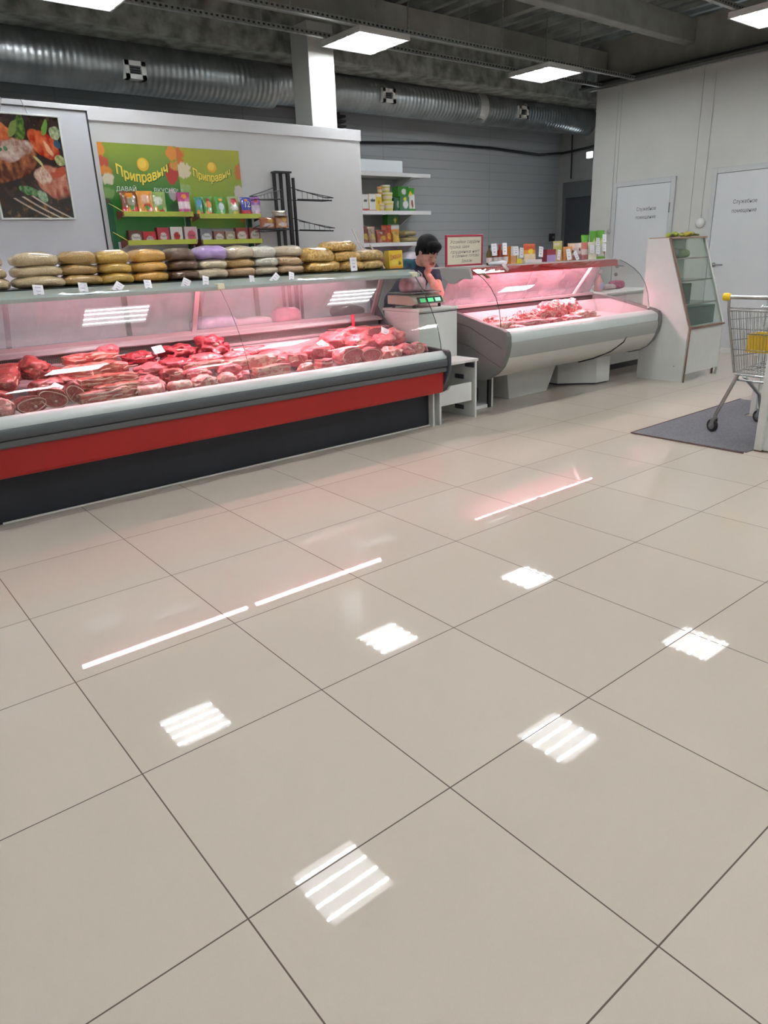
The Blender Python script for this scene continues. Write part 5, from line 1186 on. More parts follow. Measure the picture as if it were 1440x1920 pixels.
# ---- framed food print at the left -----------------------------------
def steak(u, v):
    """grilled steak with tomatoes and basil on a dark pan, as printed on the poster"""
    def nz(f, k, g=1): return noise.noise(Vector((u * f, v * f * g, k)))
    def fb(f, k): return nz(f, k) + nz(f * 2.1, k + 5) * .5 + nz(f * 4.3, k + 9) * .3
    wu, wv = u + .030 * nz(5, 1) + .012 * nz(14, 2), v + .028 * nz(5, 3) + .012 * nz(14, 4)
    def sm(x): return max(0.0, min(1.0, x))
    def el(bu, bv, ru, rv, rot=0):
        a, b_ = wu - bu, wv - bv; ca, sa = math.cos(rot), math.sin(rot); return math.sqrt(((a * ca + b_ * sa) / ru) ** 2 + ((-a * sa + b_ * ca) / rv) ** 2)
    def lay(c, d, col, soft=14): return lerp(c, col, sm((1 - d) * soft))
    n = fb(9, 0); f = fb(22, 3)
    c = lerp((.022, .012, .010), (.06, .03, .02), sm(n + .3))
    c = lay(c, el(.10, .82, .24, .13), lerp((.40, .035, .012), (.78, .26, .08), sm(n * .8 + .5 + (v - .82) * 2)))
    c = lay(c, el(.07, .84, .05, .025, .3), (.78, .62, .45), 4)
    c = lay(c, el(.74, .73, .23, .13, -.45), lerp((.38, .02, .010), (.74, .16, .05), sm(n * .9 + .45 + (v - .72) * 2)))
    c = lay(c, el(.80, .70, .03, .10, .6), (.72, .40, .24), 3)
    c = lay(c, el(.45, .88, .07, .13, -.3), lerp((.03, .09, .015), (.16, .28, .05), sm(f + .4))); c = lay(c, el(.36, .86, .04, .10, -.5), (.22, .28, .07))
    c = lay(c, el(.80, .90, .035, .09, -.5), (.16, .32, .05)); c = lay(c, el(.92, .84, .08, .07), lerp((.18, .26, .10), (.52, .54, .36), sm(f + .5)))
    c = lay(c, el(.94, .74, .05, .04), (.03, .08, .14)); c = lay(c, el(.93, .58, .08, .06), lerp((.22, .28, .08), (.55, .54, .26), sm(f + .5)))
    side = lerp((.10, .022, .012), (.50, .17, .07), sm(nz(16, 7, .5) * .9 + .42 + f * .35 + (v - .52) * 1.6))
    c = lay(c, el(.26, .56, .38, .20, .28), side, 10)
    top = lerp((.34, .17, .13), (.66, .54, .47), sm(n * .9 + .55 + f * .3))
    c = lay(c, el(.27, .66, .34, .10, .12), top, 6)
    c = lay(c, el(.10, .645, .07, .022), (.06, .16, .07)); c = lay(c, el(.21, .665, .03, .02), (.10, .20, .10))
    s2 = lerp((.30, .05, .03), (.68, .30, .20), sm(nz(14, 8, .6) + .5 + f * .3)); c = lay(c, el(.84, .34, .30, .17, -.35), s2, 10)
    c = lay(c, el(.66, .42, .14, .09, -.3), lerp((.50, .26, .18), (.76, .60, .48), sm(f + .5)), 6); c = lay(c, el(.90, .46, .14, .05, .3), (.50, .09, .04), 5)
    c = lay(c, el(.63, .56, .018, .09, .7), (.56, .54, .22), 5)
    if v < .26:
        c2 = lerp((.02, .014, .010), (.24, .13, .05), sm(fb(14, 12) - .05)); c = lerp(c, c2, sm((.235 - v + (u - .8) * .18) * 16))
        for k in range(3):
            cx = .20 + k * .15 + (.20 - v) * 1.9 + 2.2 * (.20 - v) ** 2
            if v < .20 + k * .012: c = lerp(c, (.58, .47, .38), sm((.013 - abs(u - cx) * .5) * 160) * .9)
    c = lay(c, el(.44, .27, .13, .045, -.15), lerp((.025, .12, .03), (.20, .36, .16), sm(f + .4))); c = lay(c, el(.61, .215, .085, .055, -.5), lerp((.12, .24, .12), (.40, .52, .36), sm(f + .5)))
    return tuple(max(.004, x * (1 + nz(50, 20) * .18)) for x in c)
M_print = paint_mat('glossy_print', .12, .8)
fp = thing('framed_picture', 'framed glossy food print of grilled steak, tomatoes and a fork, hanging at left', 'picture', (1.15, 5.22, 2.04))
sheet('print', .975, 1.498, 1.685, 2.395, 5.222, steak, 170, 190, M_print, parent=fp)
f = MB(); f.box(.963, 1.51, 5.212, 5.2315, 1.673, 1.686); f.box(.963, 1.51, 5.212, 5.2315, 2.394, 2.406); f.box(.963, .976, 5.212, 5.2315, 1.686, 2.394); f.box(1.497, 1.51, 5.212, 5.2315, 1.686, 2.394); f.box(.97, 1.50, 5.2255, 5.2315, 1.68, 2.40)
f.build('frame', mat('frame_silver', (.66, .70, .67), .3, .2), fp, bevel=.002)
for x in (1.10, 1.29):
    MB().tube([(x, 5.225, 2.405), (x + .03 * (1 if x < 1.2 else -1), 5.227, 2.50), (x, 5.23, 2.51)], .0025, 5).build('hanging_cord', M_alu, fp)

# ---- black wire rack -------------------------------------------------
wrk = thing('wire_rack', 'black upright wire rack with small empty wing shelves beside the seasoning rack', 'rack', (3.42, 5.15, 1.3))
MB().prism([(5.20, .0), (5.225, .0), (5.225, 2.07), (5.20, 2.07)], 3.36, 3.385).build('post', M_black, wrk)
for xa, xb, y in ((3.43, 3.455, 5.20), (3.48, 3.515, 5.16), (3.53, 3.55, 5.14)):
    MB().box(xa, xb, y, y + .025, 0, 2.08 if xa < 3.5 else 2.03).build('post', M_black, wrk)
MB().box(3.35, 3.53, 5.15, 5.23, 2.07, 2.085).build('top_bar', M_black, wrk)
for z in (1.85, 1.58, 1.31):
    for s, x0 in ((1, 3.54), (-1, 3.37)):
        if s < 0 and z < 1.4: continue
        b_ = MB(); L_ = .33 * s
        b_.tube([(x0, 5.10, z + .07), (x0 + L_, 4.98, z)], .004, 6); b_.tube([(x0, 5.20, z + .10), (x0 + L_, 5.12, z + .01)], .004, 6)
        b_.tube([(x0, 5.10, z - .01), (x0 + L_ * .95, 4.98, z - .025)], .007, 6); b_.tube([(x0 + L_, 4.98, z), (x0 + L_, 5.12, z + .01)], .005, 6)
        b_.tube([(x0 + L_ * .95, 4.98, z - .025), (x0 + L_ * .95, 5.15, z - .02), (x0, 5.2, z - .01)], .004, 6)
        for k in range(1, 7):
            u = k / 7; b_.tube([(x0 + L_ * u, 5.10 - .12 * u, z + .07 - .07 * u), (x0 + L_ * u, 5.10 - .12 * u, z - .012 - .01 * u), (x0 + L_ * u, 5.19 - .05 * u, z - .012)], .0022, 5)
        b_.build('wire_shelf', M_black, wrk)
for i, (x, z, w, h, c, l) in enumerate(((3.17, 1.585, .17, .095, (.30, .09, .03), 'brown bag of dried goods on the left wing of the black wire rack'), (3.32, 1.59, .14, .10, (.34, .14, .04), 'orange brown bag beside the posts of the black wire rack'), (3.30, 1.69, .16, .05, (.28, .22, .16), 'grey brown bag lying on top of the two brown bags'))):
    pouch('snack_bag', x, 5.06, z, w, h, .07, mixart(c, [(0, .3, .7, .2, lerp(c, WHT, .35)), (.3, .7, .4, .2, lerp(c, YEL, .3))], i, .5), l, 'snack bag', tilt=.0)
MB().box(3.09, 3.39, 5.02, 5.10, 1.57, 1.584).build('tray', M_black, wrk)

# ---- white wall shelves on the far wall -------------------------------
M_sh = mat('white_shelf', (.68, .69, .70), .4)
ws = thing('wall_shelves', 'white bracket shelves on the grey back wall, half hidden by the partition', 'shelf', (5.8, 6.8, 1.8))
for z in (2.29, 1.84, 1.455, 1.09):
    s = MB().box(4.6, 6.60, 6.57, 6.995, z - .03, z).build('shelf', M_sh, ws, bevel=.002)
    MB().box(4.6, 6.60, 6.56, 6.57, z - .04, z + .006).build('shelf_lip', M_sh, s)
    MB().prism([(6.98, z - .03), (6.62, z - .03), (6.70, z - .06), (6.86, z - .14), (6.95, z - .17), (6.98, z - .17)], 6.33, 6.35).build('bracket', M_sh, s)
MB().box(5.0, 6.36, 6.978, 6.995, .0, 2.25).build('back_board', mat('shelf_back', (.42, .44, .45), .5), ws)
tag(MB().box(5.05, 6.15, 6.60, 6.92, 2.2985, 2.44).build('foam_box', mat('foam_white', (.80, .86, .90), .6), bevel=.008), 'white foam box on the topmost wall shelf', 'box')
ZS = 1.848; YS = 6.66
def jar(x, z, r, h, body, lid, label, y=YS, cat='jar'):
    t = thing('tub', label, cat, (x, y, z))
    MB().lathe([(r * .86, 0), (r, h * .78), (r, h * .8)], (x, y, z), 20).build('tub_body', mat('c%02d%02d%02d' % tuple(int(c * 99) for c in body), body, .4), t, smooth=True)
    MB().lathe([(r * 1.05, h * .8), (r * 1.05, h), (r * .98, h * 1.01)], (x, y, z), 20).build('lid', mat('c%02d%02d%02d' % tuple(int(c * 99) for c in lid), lid, .4), t, smooth=True)
    bm_ = MB(); bm_.lathe([(r * .93, h * .25), (r * .99, h * .62)], (x, y, z), 20); bm_.build('paper_band', mat('band_cream', (.70, .62, .45), .5), t, smooth=True)
boxpack('carton', 5.52, YS, ZS, .10, .19, .12, mixart(WHT, [(0, .6, .6, .1, (.1, .1, .1)), (0, .05, 2, .06, RED)]), ORG, 'white and orange carton against the partition edge, middle wall shelf')
boxpack('carton', 5.64, YS, ZS, .12, .195, .12, mixart(bands((.05, RED), (1, WHT)), [(0, .62, .7, .1, (.06, .06, .05)), (.9, .5, .15, .6, YEL)]), YEL, 'white carton with dark script, second on the middle wall shelf')
boxpack('carton', 5.75, YS + .02, ZS, .10, .20, .12, mixart(YEL, [(0, .9, .9, .12, WHT), (0, .5, .4, .1, ORG)]), ORG, 'yellow carton beside the stacked tubs')
jar(5.80, ZS, .045, .085, (.70, .45, .25), (.72, .64, .5), 'small orange tub in front at the left of the tub stack', y=YS - .02)
jar(5.93, ZS, .075, .115, (.68, .60, .10), (.74, .70, .45), 'bottom yellow tub of the stack of three')
jar(5.92, ZS + .117, .072, .10, (.60, .60, .10), (.76, .72, .55), 'middle yellow tub of the stack of three')
jar(5.90, ZS + .219, .060, .085, (.50, .52, .08), (.74, .74, .62), 'top yellow tub of the stack of three')
jar(5.83, ZS + .200, .033, .09, (.6, .3, .1), (.72, .36, .12), 'small orange jar leaning on the top of the tub stack', y=YS + .03)
boxpack('carton', 6.06, YS + .02, ZS, .10, .16, .12, mixart((.04, .13, .08), [(.3, .5, .5, .3, (.4, .45, .42))]), (.03, .10, .05), 'dark green carton in shade right of the tub stack')
boxpack('carton', 6.17, YS, ZS, .16, .17, .12, mixart((.07, .20, .10), [(.2, .45, .6, .3, WHT), (.1, .85, .35, .12, YEL)]), GRN, 'green carton with a white panel carrying another carton')
boxpack('carton', 6.15, YS, ZS + .172, .18, .12, .12, mixart((.04, .22, .03), [(.1, .5, .45, .32, (.72, .68, .70))]), GRN, 'green carton with a pink white label, on top of another')
pouch('green_pouch', 6.32, YS - .01, ZS, .17, .285, .06, mixart(bands((.12, GRN), (.72, WHT), (1, GRN)), [(0, .74, .35, .1, YEL), (.1, .3, .25, .2, (.35, .08, .06))]), 'tall green and white pouch at the right end of the middle wall shelf')
ZS = 1.462
for i, (x, w, h, c, l) in enumerate(((5.50, .15, .21, (.20, .08, .06), 'dark brown bag on the lower wall shelf beside the partition'), (5.63, .13, .20, (.34, .22, .15), 'greyish brown bag, second on the lower wall shelf'), (5.79, .17, .16, (.30, .05, .02), 'dark red bag at the left of the red pile on the lower wall shelf'), (5.93, .17, .22, (.42, .06, .03), 'bright red bag in the middle of the lower wall shelf'), (6.04, .12, .14, (.55, .34, .06), 'yellow packet with a picture in front of the red bags'))):
    pouch('shelf_bag', x, YS + (.03 if i == 3 else -.02), ZS, w, h, .09, mixart(c, [(.2, .35, .6, .2, lerp(c, YEL, .4)), (-.2, .75, .5, .15, lerp(c, (0, 0, 0), .4))], i, .6), l, 'bag')
boxpack('carton', 6.06, YS + .1, ZS, .19, .36, .10, mixart(bands((.3, RED), (.45, ORG), (.6, WHT), (1, (.04, .16, .03))), [(.3, .78, .3, .08, YEL)]), GRN, 'dark green carton standing tallest on the lower wall shelf')
def flatbag(x, y, z, w, d, h, m, label):
    global seed; seed += 1
    o = bag_mesh(w, d, h, seed).build('flat_bag', m, smooth=True, world=False, ang=180); o.location = (x, y, z + h / 2); return tag(o, label, 'bag')
GR['olive'] = bag_mat('grain_olive', (.40, .34, .16), (.26, .21, .09), 160)
flatbag(6.27, YS, ZS, .26, .2, .075, GR['olive'], 'olive grain bag lying at the right end of the lower wall shelf, under one')
flatbag(6.25, YS, ZS + .078, .24, .2, .07, GR['olive'], 'olive grain bag lying at the right end of the lower wall shelf, upper one')
flatbag(6.30, YS, 1.10, .34, .25, .24, mat('bag_lilac', (.62, .58, .66), .3, var=.1, scale=8, coat=.5), 'pale lilac bag on the lowest wall shelf behind the head of the seller')
flatbag(5.75, YS, 1.10, .30, .22, .22, mat('bag_brown', (.22, .10, .05), .4, var=.5, scale=20, coat=.5), 'brown bag on the lowest wall shelf behind the white sticks')
# yellow box and thin sticks on the long counter top
boxpack('tea_box', 3.402, 3.53, 1.2135, .155, .135, .05, mixart(bands((.14, (.72, .30, .03)), (1, (.74, .52, .04))), [(-.2, .35, .5, .15, (.78, .62, .10)), (.55, .28, .25, .10, (.16, .08, .02))]), (.5, .36, .05), 'yellow box with dark red slanted lettering at the right end of the counter top', 'box', rz=.1, tilt=.06)
q = MB(); text(q, 'Джаззи', (3.395, 3.4985, 1.288), (.985, .1, .16), (-.16, 0, .985), .05, width=.125); 
lt = q.build('lettering', M_tr, None); bx_ = [o for o in C.objects if o.name.startswith('tea_box')][0]; bpy.context.view_layer.update(); mw = bx_.matrix_world.copy(); lt.parent = bx_; lt.matrix_parent_inverse = mw.inverted()
for i, (a, b_) in enumerate((((3.235, 3.62, 1.214), (3.20, 3.80, 1.52)), ((3.30, 3.60, 1.214), (3.255, 3.78, 1.42)), ((3.375, 3.62, 1.214), (3.375, 3.80, 1.40)))):
    tag(MB().tube([a, b_], .006, 8).build('wooden_skewer', mat('stick_pale', (.62, .56, .50), .5)), ['tallest pale stick leaning behind the rightmost pasta bags', 'shorter pale stick crossing the tallest one', 'pale stick just left of the yellow box'][i], 'stick')

# ---- goods behind the rear glass of the long counter -------------------
flatbag(1.98, 3.95, .84, .36, .18, .10, mat('bag_bluewhite', (.60, .64, .74), .3, var=.2, scale=10, coat=.6), 'blue and white plastic bag seen through the rear glass, middle of the long counter')
flatbag(2.28, 3.95, .84, .36, .16, .07, mat('bag_white_soft', (.74, .68, .66), .3, var=.06, coat=.5), 'long white packed roll seen through the rear glass')
flatbag(2.62, 3.96, .84, .24, .16, .12, mat('bag_pinkish', (.75, .30, .36), .3, var=.15, scale=14, coat=.5), 'pink meat bag seen through the rear glass right of the white roll')
flatbag(3.22, 3.95, .84, .30, .18, .09, mat('bag_darkgrey', (.10, .08, .09), .4, var=.3, coat=.4), 'dark bag seen through the rear glass near the right end')

# ---- scales ------------------------------------------------------------
M_scale = mat('scale_beige', (.50, .46, .36), .4)
sc = thing('scales', 'beige counter scales with three green displays on the small white cabinet', 'scales', (3.62, 3.5, .9))
MB().prism([(3.36, .935), (3.36, .96), (3.44, 1.0), (3.70, 1.0), (3.70, .93), (3.40, .925)], 3.46, 3.80).build('body', M_scale, sc, bevel=.004)
dd = Vector((0, .04, .08)).normalized(); nn = Vector((0, -.08, .04)).normalized()
MB().obox((3.63, 3.362, .962), (1, 0, 0), (0, .45, .9), (0, -.9, .45), .135, .026, .003).build('display_frame', M_black, sc)
for i, (x, c) in enumerate(((3.55, (.10, .75, .25)), (3.635, (.12, .8, .3)), (3.715, (.35, .75, .55)))):
    MB().obox((x, 3.3585, .9605), (1, 0, 0), (0, .45, .9), (0, -.9, .45), .030, .016, .002).build('display', mat('lcd%d' % i, c, .3, emit=c, es=.22), sc)
for x in (3.49, 3.77):
    for y in (3.40, 3.66): MB().lathe([(.013, 0), (.013, .028)], (x, y, .900), 12).build('foot', M_black, sc)
MB().box(3.47, 3.80, 3.40, 3.70, 1.012, 1.022).build('pan', M_steel, sc, bevel=.006); MB().box(3.60, 3.66, 3.5, 3.6, 1.0, 1.012).build('pan_post', M_black, sc)
gb = bag_mesh(.19, .19, .125, 77).build('plastic_bag', mat('bag_meatclear', (.42, .27, .30), .25, var=.35, scale=14, coat=.9), smooth=True, world=False, ang=180); gb.location = (3.60, 3.54, 1.022 + .0625); tag(gb, 'knotted clear bag of meat standing on the scales', 'bag')
MB().tube([(0, 0, .05), (.005, 0, .075), (.02, .01, .10)], [.02, .008, .018], 10).build('knot', MATS['bag_meatclear'], gb, smooth=True, world=False)
flatbag(3.74, 3.52, 1.023, .09, .12, .02, MATS['bag_meatclear'], 'flat empty bag lying right of the meat bag on the scales')

# ---- things on top of the right counter -----------------------------------
ZT = 1.1975; YT = 3.50
sg = thing('notice_board', 'red framed cream notice with handwriting at the left end of the right counter top', 'sign', (4.24, 3.58, ZT))
MB().box(4.035, 4.455, 3.578, 3.588, 1.212, 1.445).build('paper', mat('notice_paper', (.66, .62, .50), .6, var=.03), sg)
f = MB(); f.box(4.02, 4.47, 3.572, 3.592, 1.200, 1.216); f.box(4.02, 4.47, 3.572, 3.592, 1.440, 1.456); f.box(4.02, 4.037, 3.572, 3.592, 1.216, 1.440); f.box(4.453, 4.47, 3.572, 3.592, 1.216, 1.440)
f.build('frame', mat('notice_red', (.40, .02, .05), .4), sg, bevel=.004)
q = MB()
for s, x, z, w_ in (('Хозяйки сардин', 4.25, 1.388, .36), ('тушка, шея', 4.18, 1.348, .24), ('грудинка нет', 4.25, 1.308, .35), ('и свиные готово', 4.26, 1.275, .33), ('Заказы', 4.27, 1.232, .13)):
    text(q, s, (x, 3.5775, z), (1, 0, .01), (.28, 0, 1), .036, width=w_)
q.build('handwriting', mat('pen_ink', (.10, .09, .08), .6), sg)
MB().box(4.05, 4.44, 3.55, 3.62, ZT, 1.201).build('stand', M_whitef, sg)
def bottle(x, y, z, r, h, liq, cap_, label, lab=True):
    t = thing('sauce_bottle', label, 'bottle', (x, y, z))
    MB().lathe([(r * .9, 0), (r, .008), (r, h * .58), (r * .8, h * .68), (r * .38, h * .76), (r * .36, h * .88)], (x, y, z), 16).build('bottle_body', mat('liq%02d%02d' % (int(liq[0] * 99), int(liq[1] * 99)), liq, .12, coat=.8), t, smooth=True)
    MB().lathe([(r * .45, h * .88), (r * .45, h), (r * .2, h * 1.005)], (x, y, z), 12).build('cap', mat('cap%02d%02d' % (int(cap_[0] * 99), int(cap_[1] * 99)), cap_, .4), t)
    if lab: MB().lathe([(r * 1.02, h * .12), (r * 1.02, h * .38)], (x, y, z), 16).build('bottle_label', mat('band_pink', (.72, .60, .58), .5), t)
bottle(4.385, 3.66, ZT, .042, .20, (.01, .08, .04), (.01, .05, .03), 'dark green bottle right behind the edge of the notice', False)
for i, (x, c) in enumerate(((4.475, (.10, .07, .01)), (4.54, (.20, .04, .02)), (4.61, (.36, .03, .01)), (4.68, (.45, .10, .02)))):
    bottle(x, YT, ZT, .027, (.165, .17, .17, .175)[i], c, ((.02, .02, .02), (.25, .05, .02), (.4, .03, .02), (.5, .2, .05))[i], ['small dark sauce bottle, leftmost of the four in front', 'small red brown sauce bottle, second of the four', 'small bright red sauce bottle, third of the four', 'small orange red sauce bottle, fourth of the four'][i])
def stag(x, z, w, h, lab, r=0, y=None): return price_tag('price_tag', (x, (y or YT - .045), z - h * .08), w * .9, h * .84, lab, (-.1, -1, .12), r)
stag(4.49, 1.335, .068, .12, 'tall white price tag on the two left sauce bottles', .03)
stag(4.625, 1.338, .058, .12, 'tall white price tag on the two right sauce bottles', -.03)
boxpack('spice_jar_box', 4.77, YT, ZT, .075, .15, .05, mixart(bands((.45, (.70, .34, .16)), (1, (.70, .68, .64))), [(0, .7, .7, .2, WHT)]), ORG, 'orange and white box right of the sauce bottles', 'box')
boxpack('spice_jar_box', 4.85, YT, ZT, .07, .13, .05, mixart(bands((.3, YEL), (1, (.62, .62, .42))), [(0, .6, .6, .3, (.6, .66, .7))]), YEL, 'yellowish box standing next to the orange and white box', 'box')
stag(4.775, 1.315, .07, .09, 'white price tag in front of the orange and white box', .05); stag(4.855, 1.30, .05, .10, 'white price tag in front of the yellowish box', -.12)
t = thing('card_tray', 'flat white tray in the middle of the right counter top', 'tray', (5.02, YT, ZT)); MB().box(4.90, 5.14, YT - .05, YT + .05, ZT, ZT + .028).build('tray', mat('pinkwhite', (.74, .66, .66), .4), t, bevel=.003)
pouch('orange_pouch', 5.06, YT + .03, ZT + .029, .17, .14, .04, mixart(bands((.35, (.72, .55, .35)), (.6, ORG), (1, (.62, .10, .03))), [(0, .5, .5, .16, YEL)]), 'red and orange pouch standing on the white tray')
stag(5.145, 1.30, .06, .11, 'white price tag leaning on the red and orange pouch', -.15, YT - .03)
boxpack('choco_box', 5.30, YT, ZT + .002, .13, .11, .06, mixart(bands((.55, (.42, .30, .55)), (1, (.30, .03, .05))), []), (.2, .02, .04), 'violet and dark red box in the middle of the right counter top', 'box')
stag(5.395, 1.265, .045, .11, 'narrow lilac white price tag beside the violet and dark red box', -.2)
boxpack('choco_box', 5.40, YT + .03, ZT + .002, .06, .09, .04, mixart((.5, .4, .25), []), (.3, .03, .04), 'small cream packet behind the lilac price tag', 'box')
for i, (x, yo, w, h, art, l) in enumerate((
  (5.50, .03, .14, .185, mixart(bands((.5, (.66, .34, .12)), (.7, (.50, .48, .14)), (1, (.58, .52, .20))), [(-.3, .85, .6, .08, CRM)]), 'yellow green seasoning pouch standing taller right of the violet box'),
  (5.60, -.01, .15, .13, mixart((.70, .30, .10), [(.3, .3, .5, .2, CRM)], 2, .3), 'orange seasoning pouch in front of the yellow green one'),
  (5.70, .02, .12, .16, mixart(bands((.3, (.34, .10, .08)), (.7, (.55, .38, .32)), (1, (.72, .50, .34))), [(0, .5, .3, .08, (.03, .03, .03))], 3, .3), 'orange and dark pouch, left one of the three brownish pouches'),
  (5.80, .02, .12, .16, mixart(bands((.35, (.24, .10, .10)), (.75, (.58, .42, .42)), (1, (.66, .55, .52))), [(.2, .6, .3, .1, (.03, .03, .03))], 4, .3), 'greyish pink pouch, middle one of the three brownish pouches'),
  (5.91, .02, .13, .165, mixart(bands((.3, (.34, .10, .10)), (.6, (.62, .48, .44)), (1, (.60, .20, .16))), [], 5, .3), 'reddish pouch, right one of the three brownish pouches'),
  (6.01, .0, .14, .165, mixart((.70, .66, .52), [(0, .55, .8, .35, (.72, .70, .70))], 6), 'pale cream pouch in front of the green pouches'))):
    pouch('seasoning_pouch', x - .02, YT + yo, ZT, w, h, .04, art, l, 'seasoning')
stag(5.545, 1.265, .065, .12, 'white price tag before the yellow green pouch', .12); stag(5.665, 1.25, .05, .11, 'slanted white price tag before the orange pouch', .5)
gart = mixart(bands((.12, (.20, .36, .05)), (.62, (.70, .70, .62)), (1, (.12, .36, .04))), [(-.2, .6, .35, .1, (.60, .66, .20)), (.45, .22, .22, .16, (.34, .10, .06))], 7)
for x, yo, h, l in ((5.99, .07, .235, 'green and white pouch, leftmost and lowest of the green group'), (6.09, .04, .27, 'green and white pouch, middle one of the green group'), (6.185, .02, .275, 'green and white pouch, rightmost of the green group at the counter end')):
    pouch('seasoning_pouch', x - .02, YT + yo, ZT, .13, h, .05, gart, l, 'seasoning')
for x, z, l in ((6.04, 1.37, 'upper white price tag on the middle green pouch'), (6.05, 1.29, 'lower white price tag on the middle green pouch'), (6.145, 1.40, 'upper white price tag on the rightmost green pouch'), (6.15, 1.315, 'lower white price tag on the rightmost green pouch'), (5.95, 1.30, 'white price tag on the pale cream pouch')):
    stag(x, z, .06, .09, l, rnd(-.1, .1), YT - .02)
flatbag(4.50, 3.42, ZT, .18, .10, .035, mat('plastic_white', (.72, .76, .82), .3, var=.1, coat=.5), 'crumpled white plastic bag before the sauce bottles')
t = thing('hanging_tag', 'white paper tag hanging over the red strip right of the notice', 'tag', (4.53, 3.36, 1.19)); MB().obox((4.535, 3.362, 1.178), (.8, 0, -.6), (.6, 0, .8), (0, -1, 0), .05, .014, .001).build('paper', M_tag, t)
cr = thing('hair_clip', 'brown claw clip hanging on the glass edge under the red strip', 'clip', (4.27, 3.34, 1.13))
for k in range(4): MB().tube([(4.20 + .02 * k, 3.35, 1.145 - .006 * k), (4.24 + .02 * k, 3.33, 1.118 - .004 * k), (4.27 + .012 * k, 3.335, 1.10)], .006, 6).build('claw', mat('clip_brown', (.28, .16, .07), .3), cr)
MB().ball((4.215, 3.345, 1.14), (.03, .012, .012)).build('clip_back', MATS['clip_brown'], cr, smooth=True)
# ---- things past the right counter ------------------------------------------
sb = thing('spray_bottle', 'clear spray bottle with pink trigger and blue label on the low white cabinet', 'bottle', (6.70, 3.90, .842))
bx0, by0, bz0 = 6.70, 3.90, .842
MB().lathe([(.045, 0), (.048, .01), (.048, .11), (.02, .16), (.016, .19)], (bx0, by0, bz0), 18).build('bottle_body', mat('spray_pink', (.62, .30, .32), .15, coat=.8), sb, smooth=True)
MB().lathe([(.049, .02), (.049, .09)], (bx0 + .002, by0, bz0), 18).build('bottle_label', mat('spray_blue', (.30, .36, .62), .4), sb)
MB().box(bx0 - .035, bx0 + .04, by0 - .015, by0 + .015, bz0 + .19, bz0 + .23).build('trigger_head', mat('spray_white', (.72, .58, .58), .4), sb, bevel=.006); MB().tube([(bx0 - .025, by0, bz0 + .19), (bx0 - .04, by0, bz0 + .16)], .006, 6).build('trigger', MATS['spray_white'], sb)
flatbag(6.98, 4.02, .842, .26, .2, .06, mat('bag_rose', (.62, .50, .52), .3, var=.15, coat=.5), 'rosy white plastic bag on the low white cabinet')
flatbag(7.22, 4.02, .8425, .18, .16, .09, mat('cloth_magenta', (.32, .04, .12), .7, var=.4, scale=30), 'crumpled magenta cloth on the low white cabinet')
# ---- in and on the show case --------------------------------------------------
M_glove = mat('glove_yellow', (.50, .55, .08), .7, col2=(.06, .10, .04), scale=18)
for x, z, w_, l, m_ in ((6.62, 1.378, .24, 'yellow and green work glove lying left on the show case', M_glove), (6.90, 1.378, .26, 'dark green and yellow work glove lying right on the show case', mat('glove_dark', (.04, .06, .04), .7, col2=(.45, .36, .04), scale=16))):
    t = thing('work_glove', l, 'glove', (x, 3.0, z)); g = MB(); g.ball((x, 3.0, z + .026), (w_ * .28, .06, .026), 14, 8)
    g.capsule((x - w_ * .25, 3.0, z + .02), (x - w_ * .45, 3.0, z + .02), .022, .024, 10)
    for k in range(4): g.capsule((x + w_ * .2, 2.955 + .027 * k, z + .018), (x + w_ * (.40 + .03 * (k % 2)), 2.95 + .03 * k, z + .014 + .006 * (k % 2)), .013, .010, 8)
    g.capsule((x + .02, 2.945, z + .018), (x + w_ * .24, 2.92, z + .014), .012, .010, 8); remesh(g.build('glove', m_, t), .006, 2)
flatbag(6.52, 2.98, 1.179, .2, .16, .10, mat('cloth_grey', (.16, .18, .18), .7, var=.3), 'dark grey bundle on the top glass shelf of the show case')
flatbag(6.70, 2.97, 1.179, .22, .16, .085, mat('bundle_green', (.22, .27, .14), .6, var=.3), 'olive green bundle on the top glass shelf of the show case')
flatbag(6.47, 2.96, .969, .11, .14, .12, mat('ball_navy', (.02, .05, .08), .5), 'dark blue roll on the second glass shelf at left')
M_gbox = mat('box_darkgreen', (.05, .075, .065), .6, var=.2)
tag(MB().box(6.44, 6.82, 2.86, 3.05, .749, .93).build('dark_box', M_gbox, bevel=.006), 'dark grey green box standing on the lowest glass shelf of the show case', 'box')
tag(MB().box(6.60, 7.20, 2.78, 3.05, .513, .70).build('dark_box', mat('box_teal', (.03, .07, .065), .5, var=.2), bevel=.006), 'wide dark teal box on the floor board of the show case', 'box')
tag(MB().box(6.42, 6.58, 2.74, 2.92, .513, .64).build('grey_box', mat('box_paleg', (.30, .38, .35), .5), bevel=.004), 'pale grey green box on the floor board, left of the teal box', 'box')

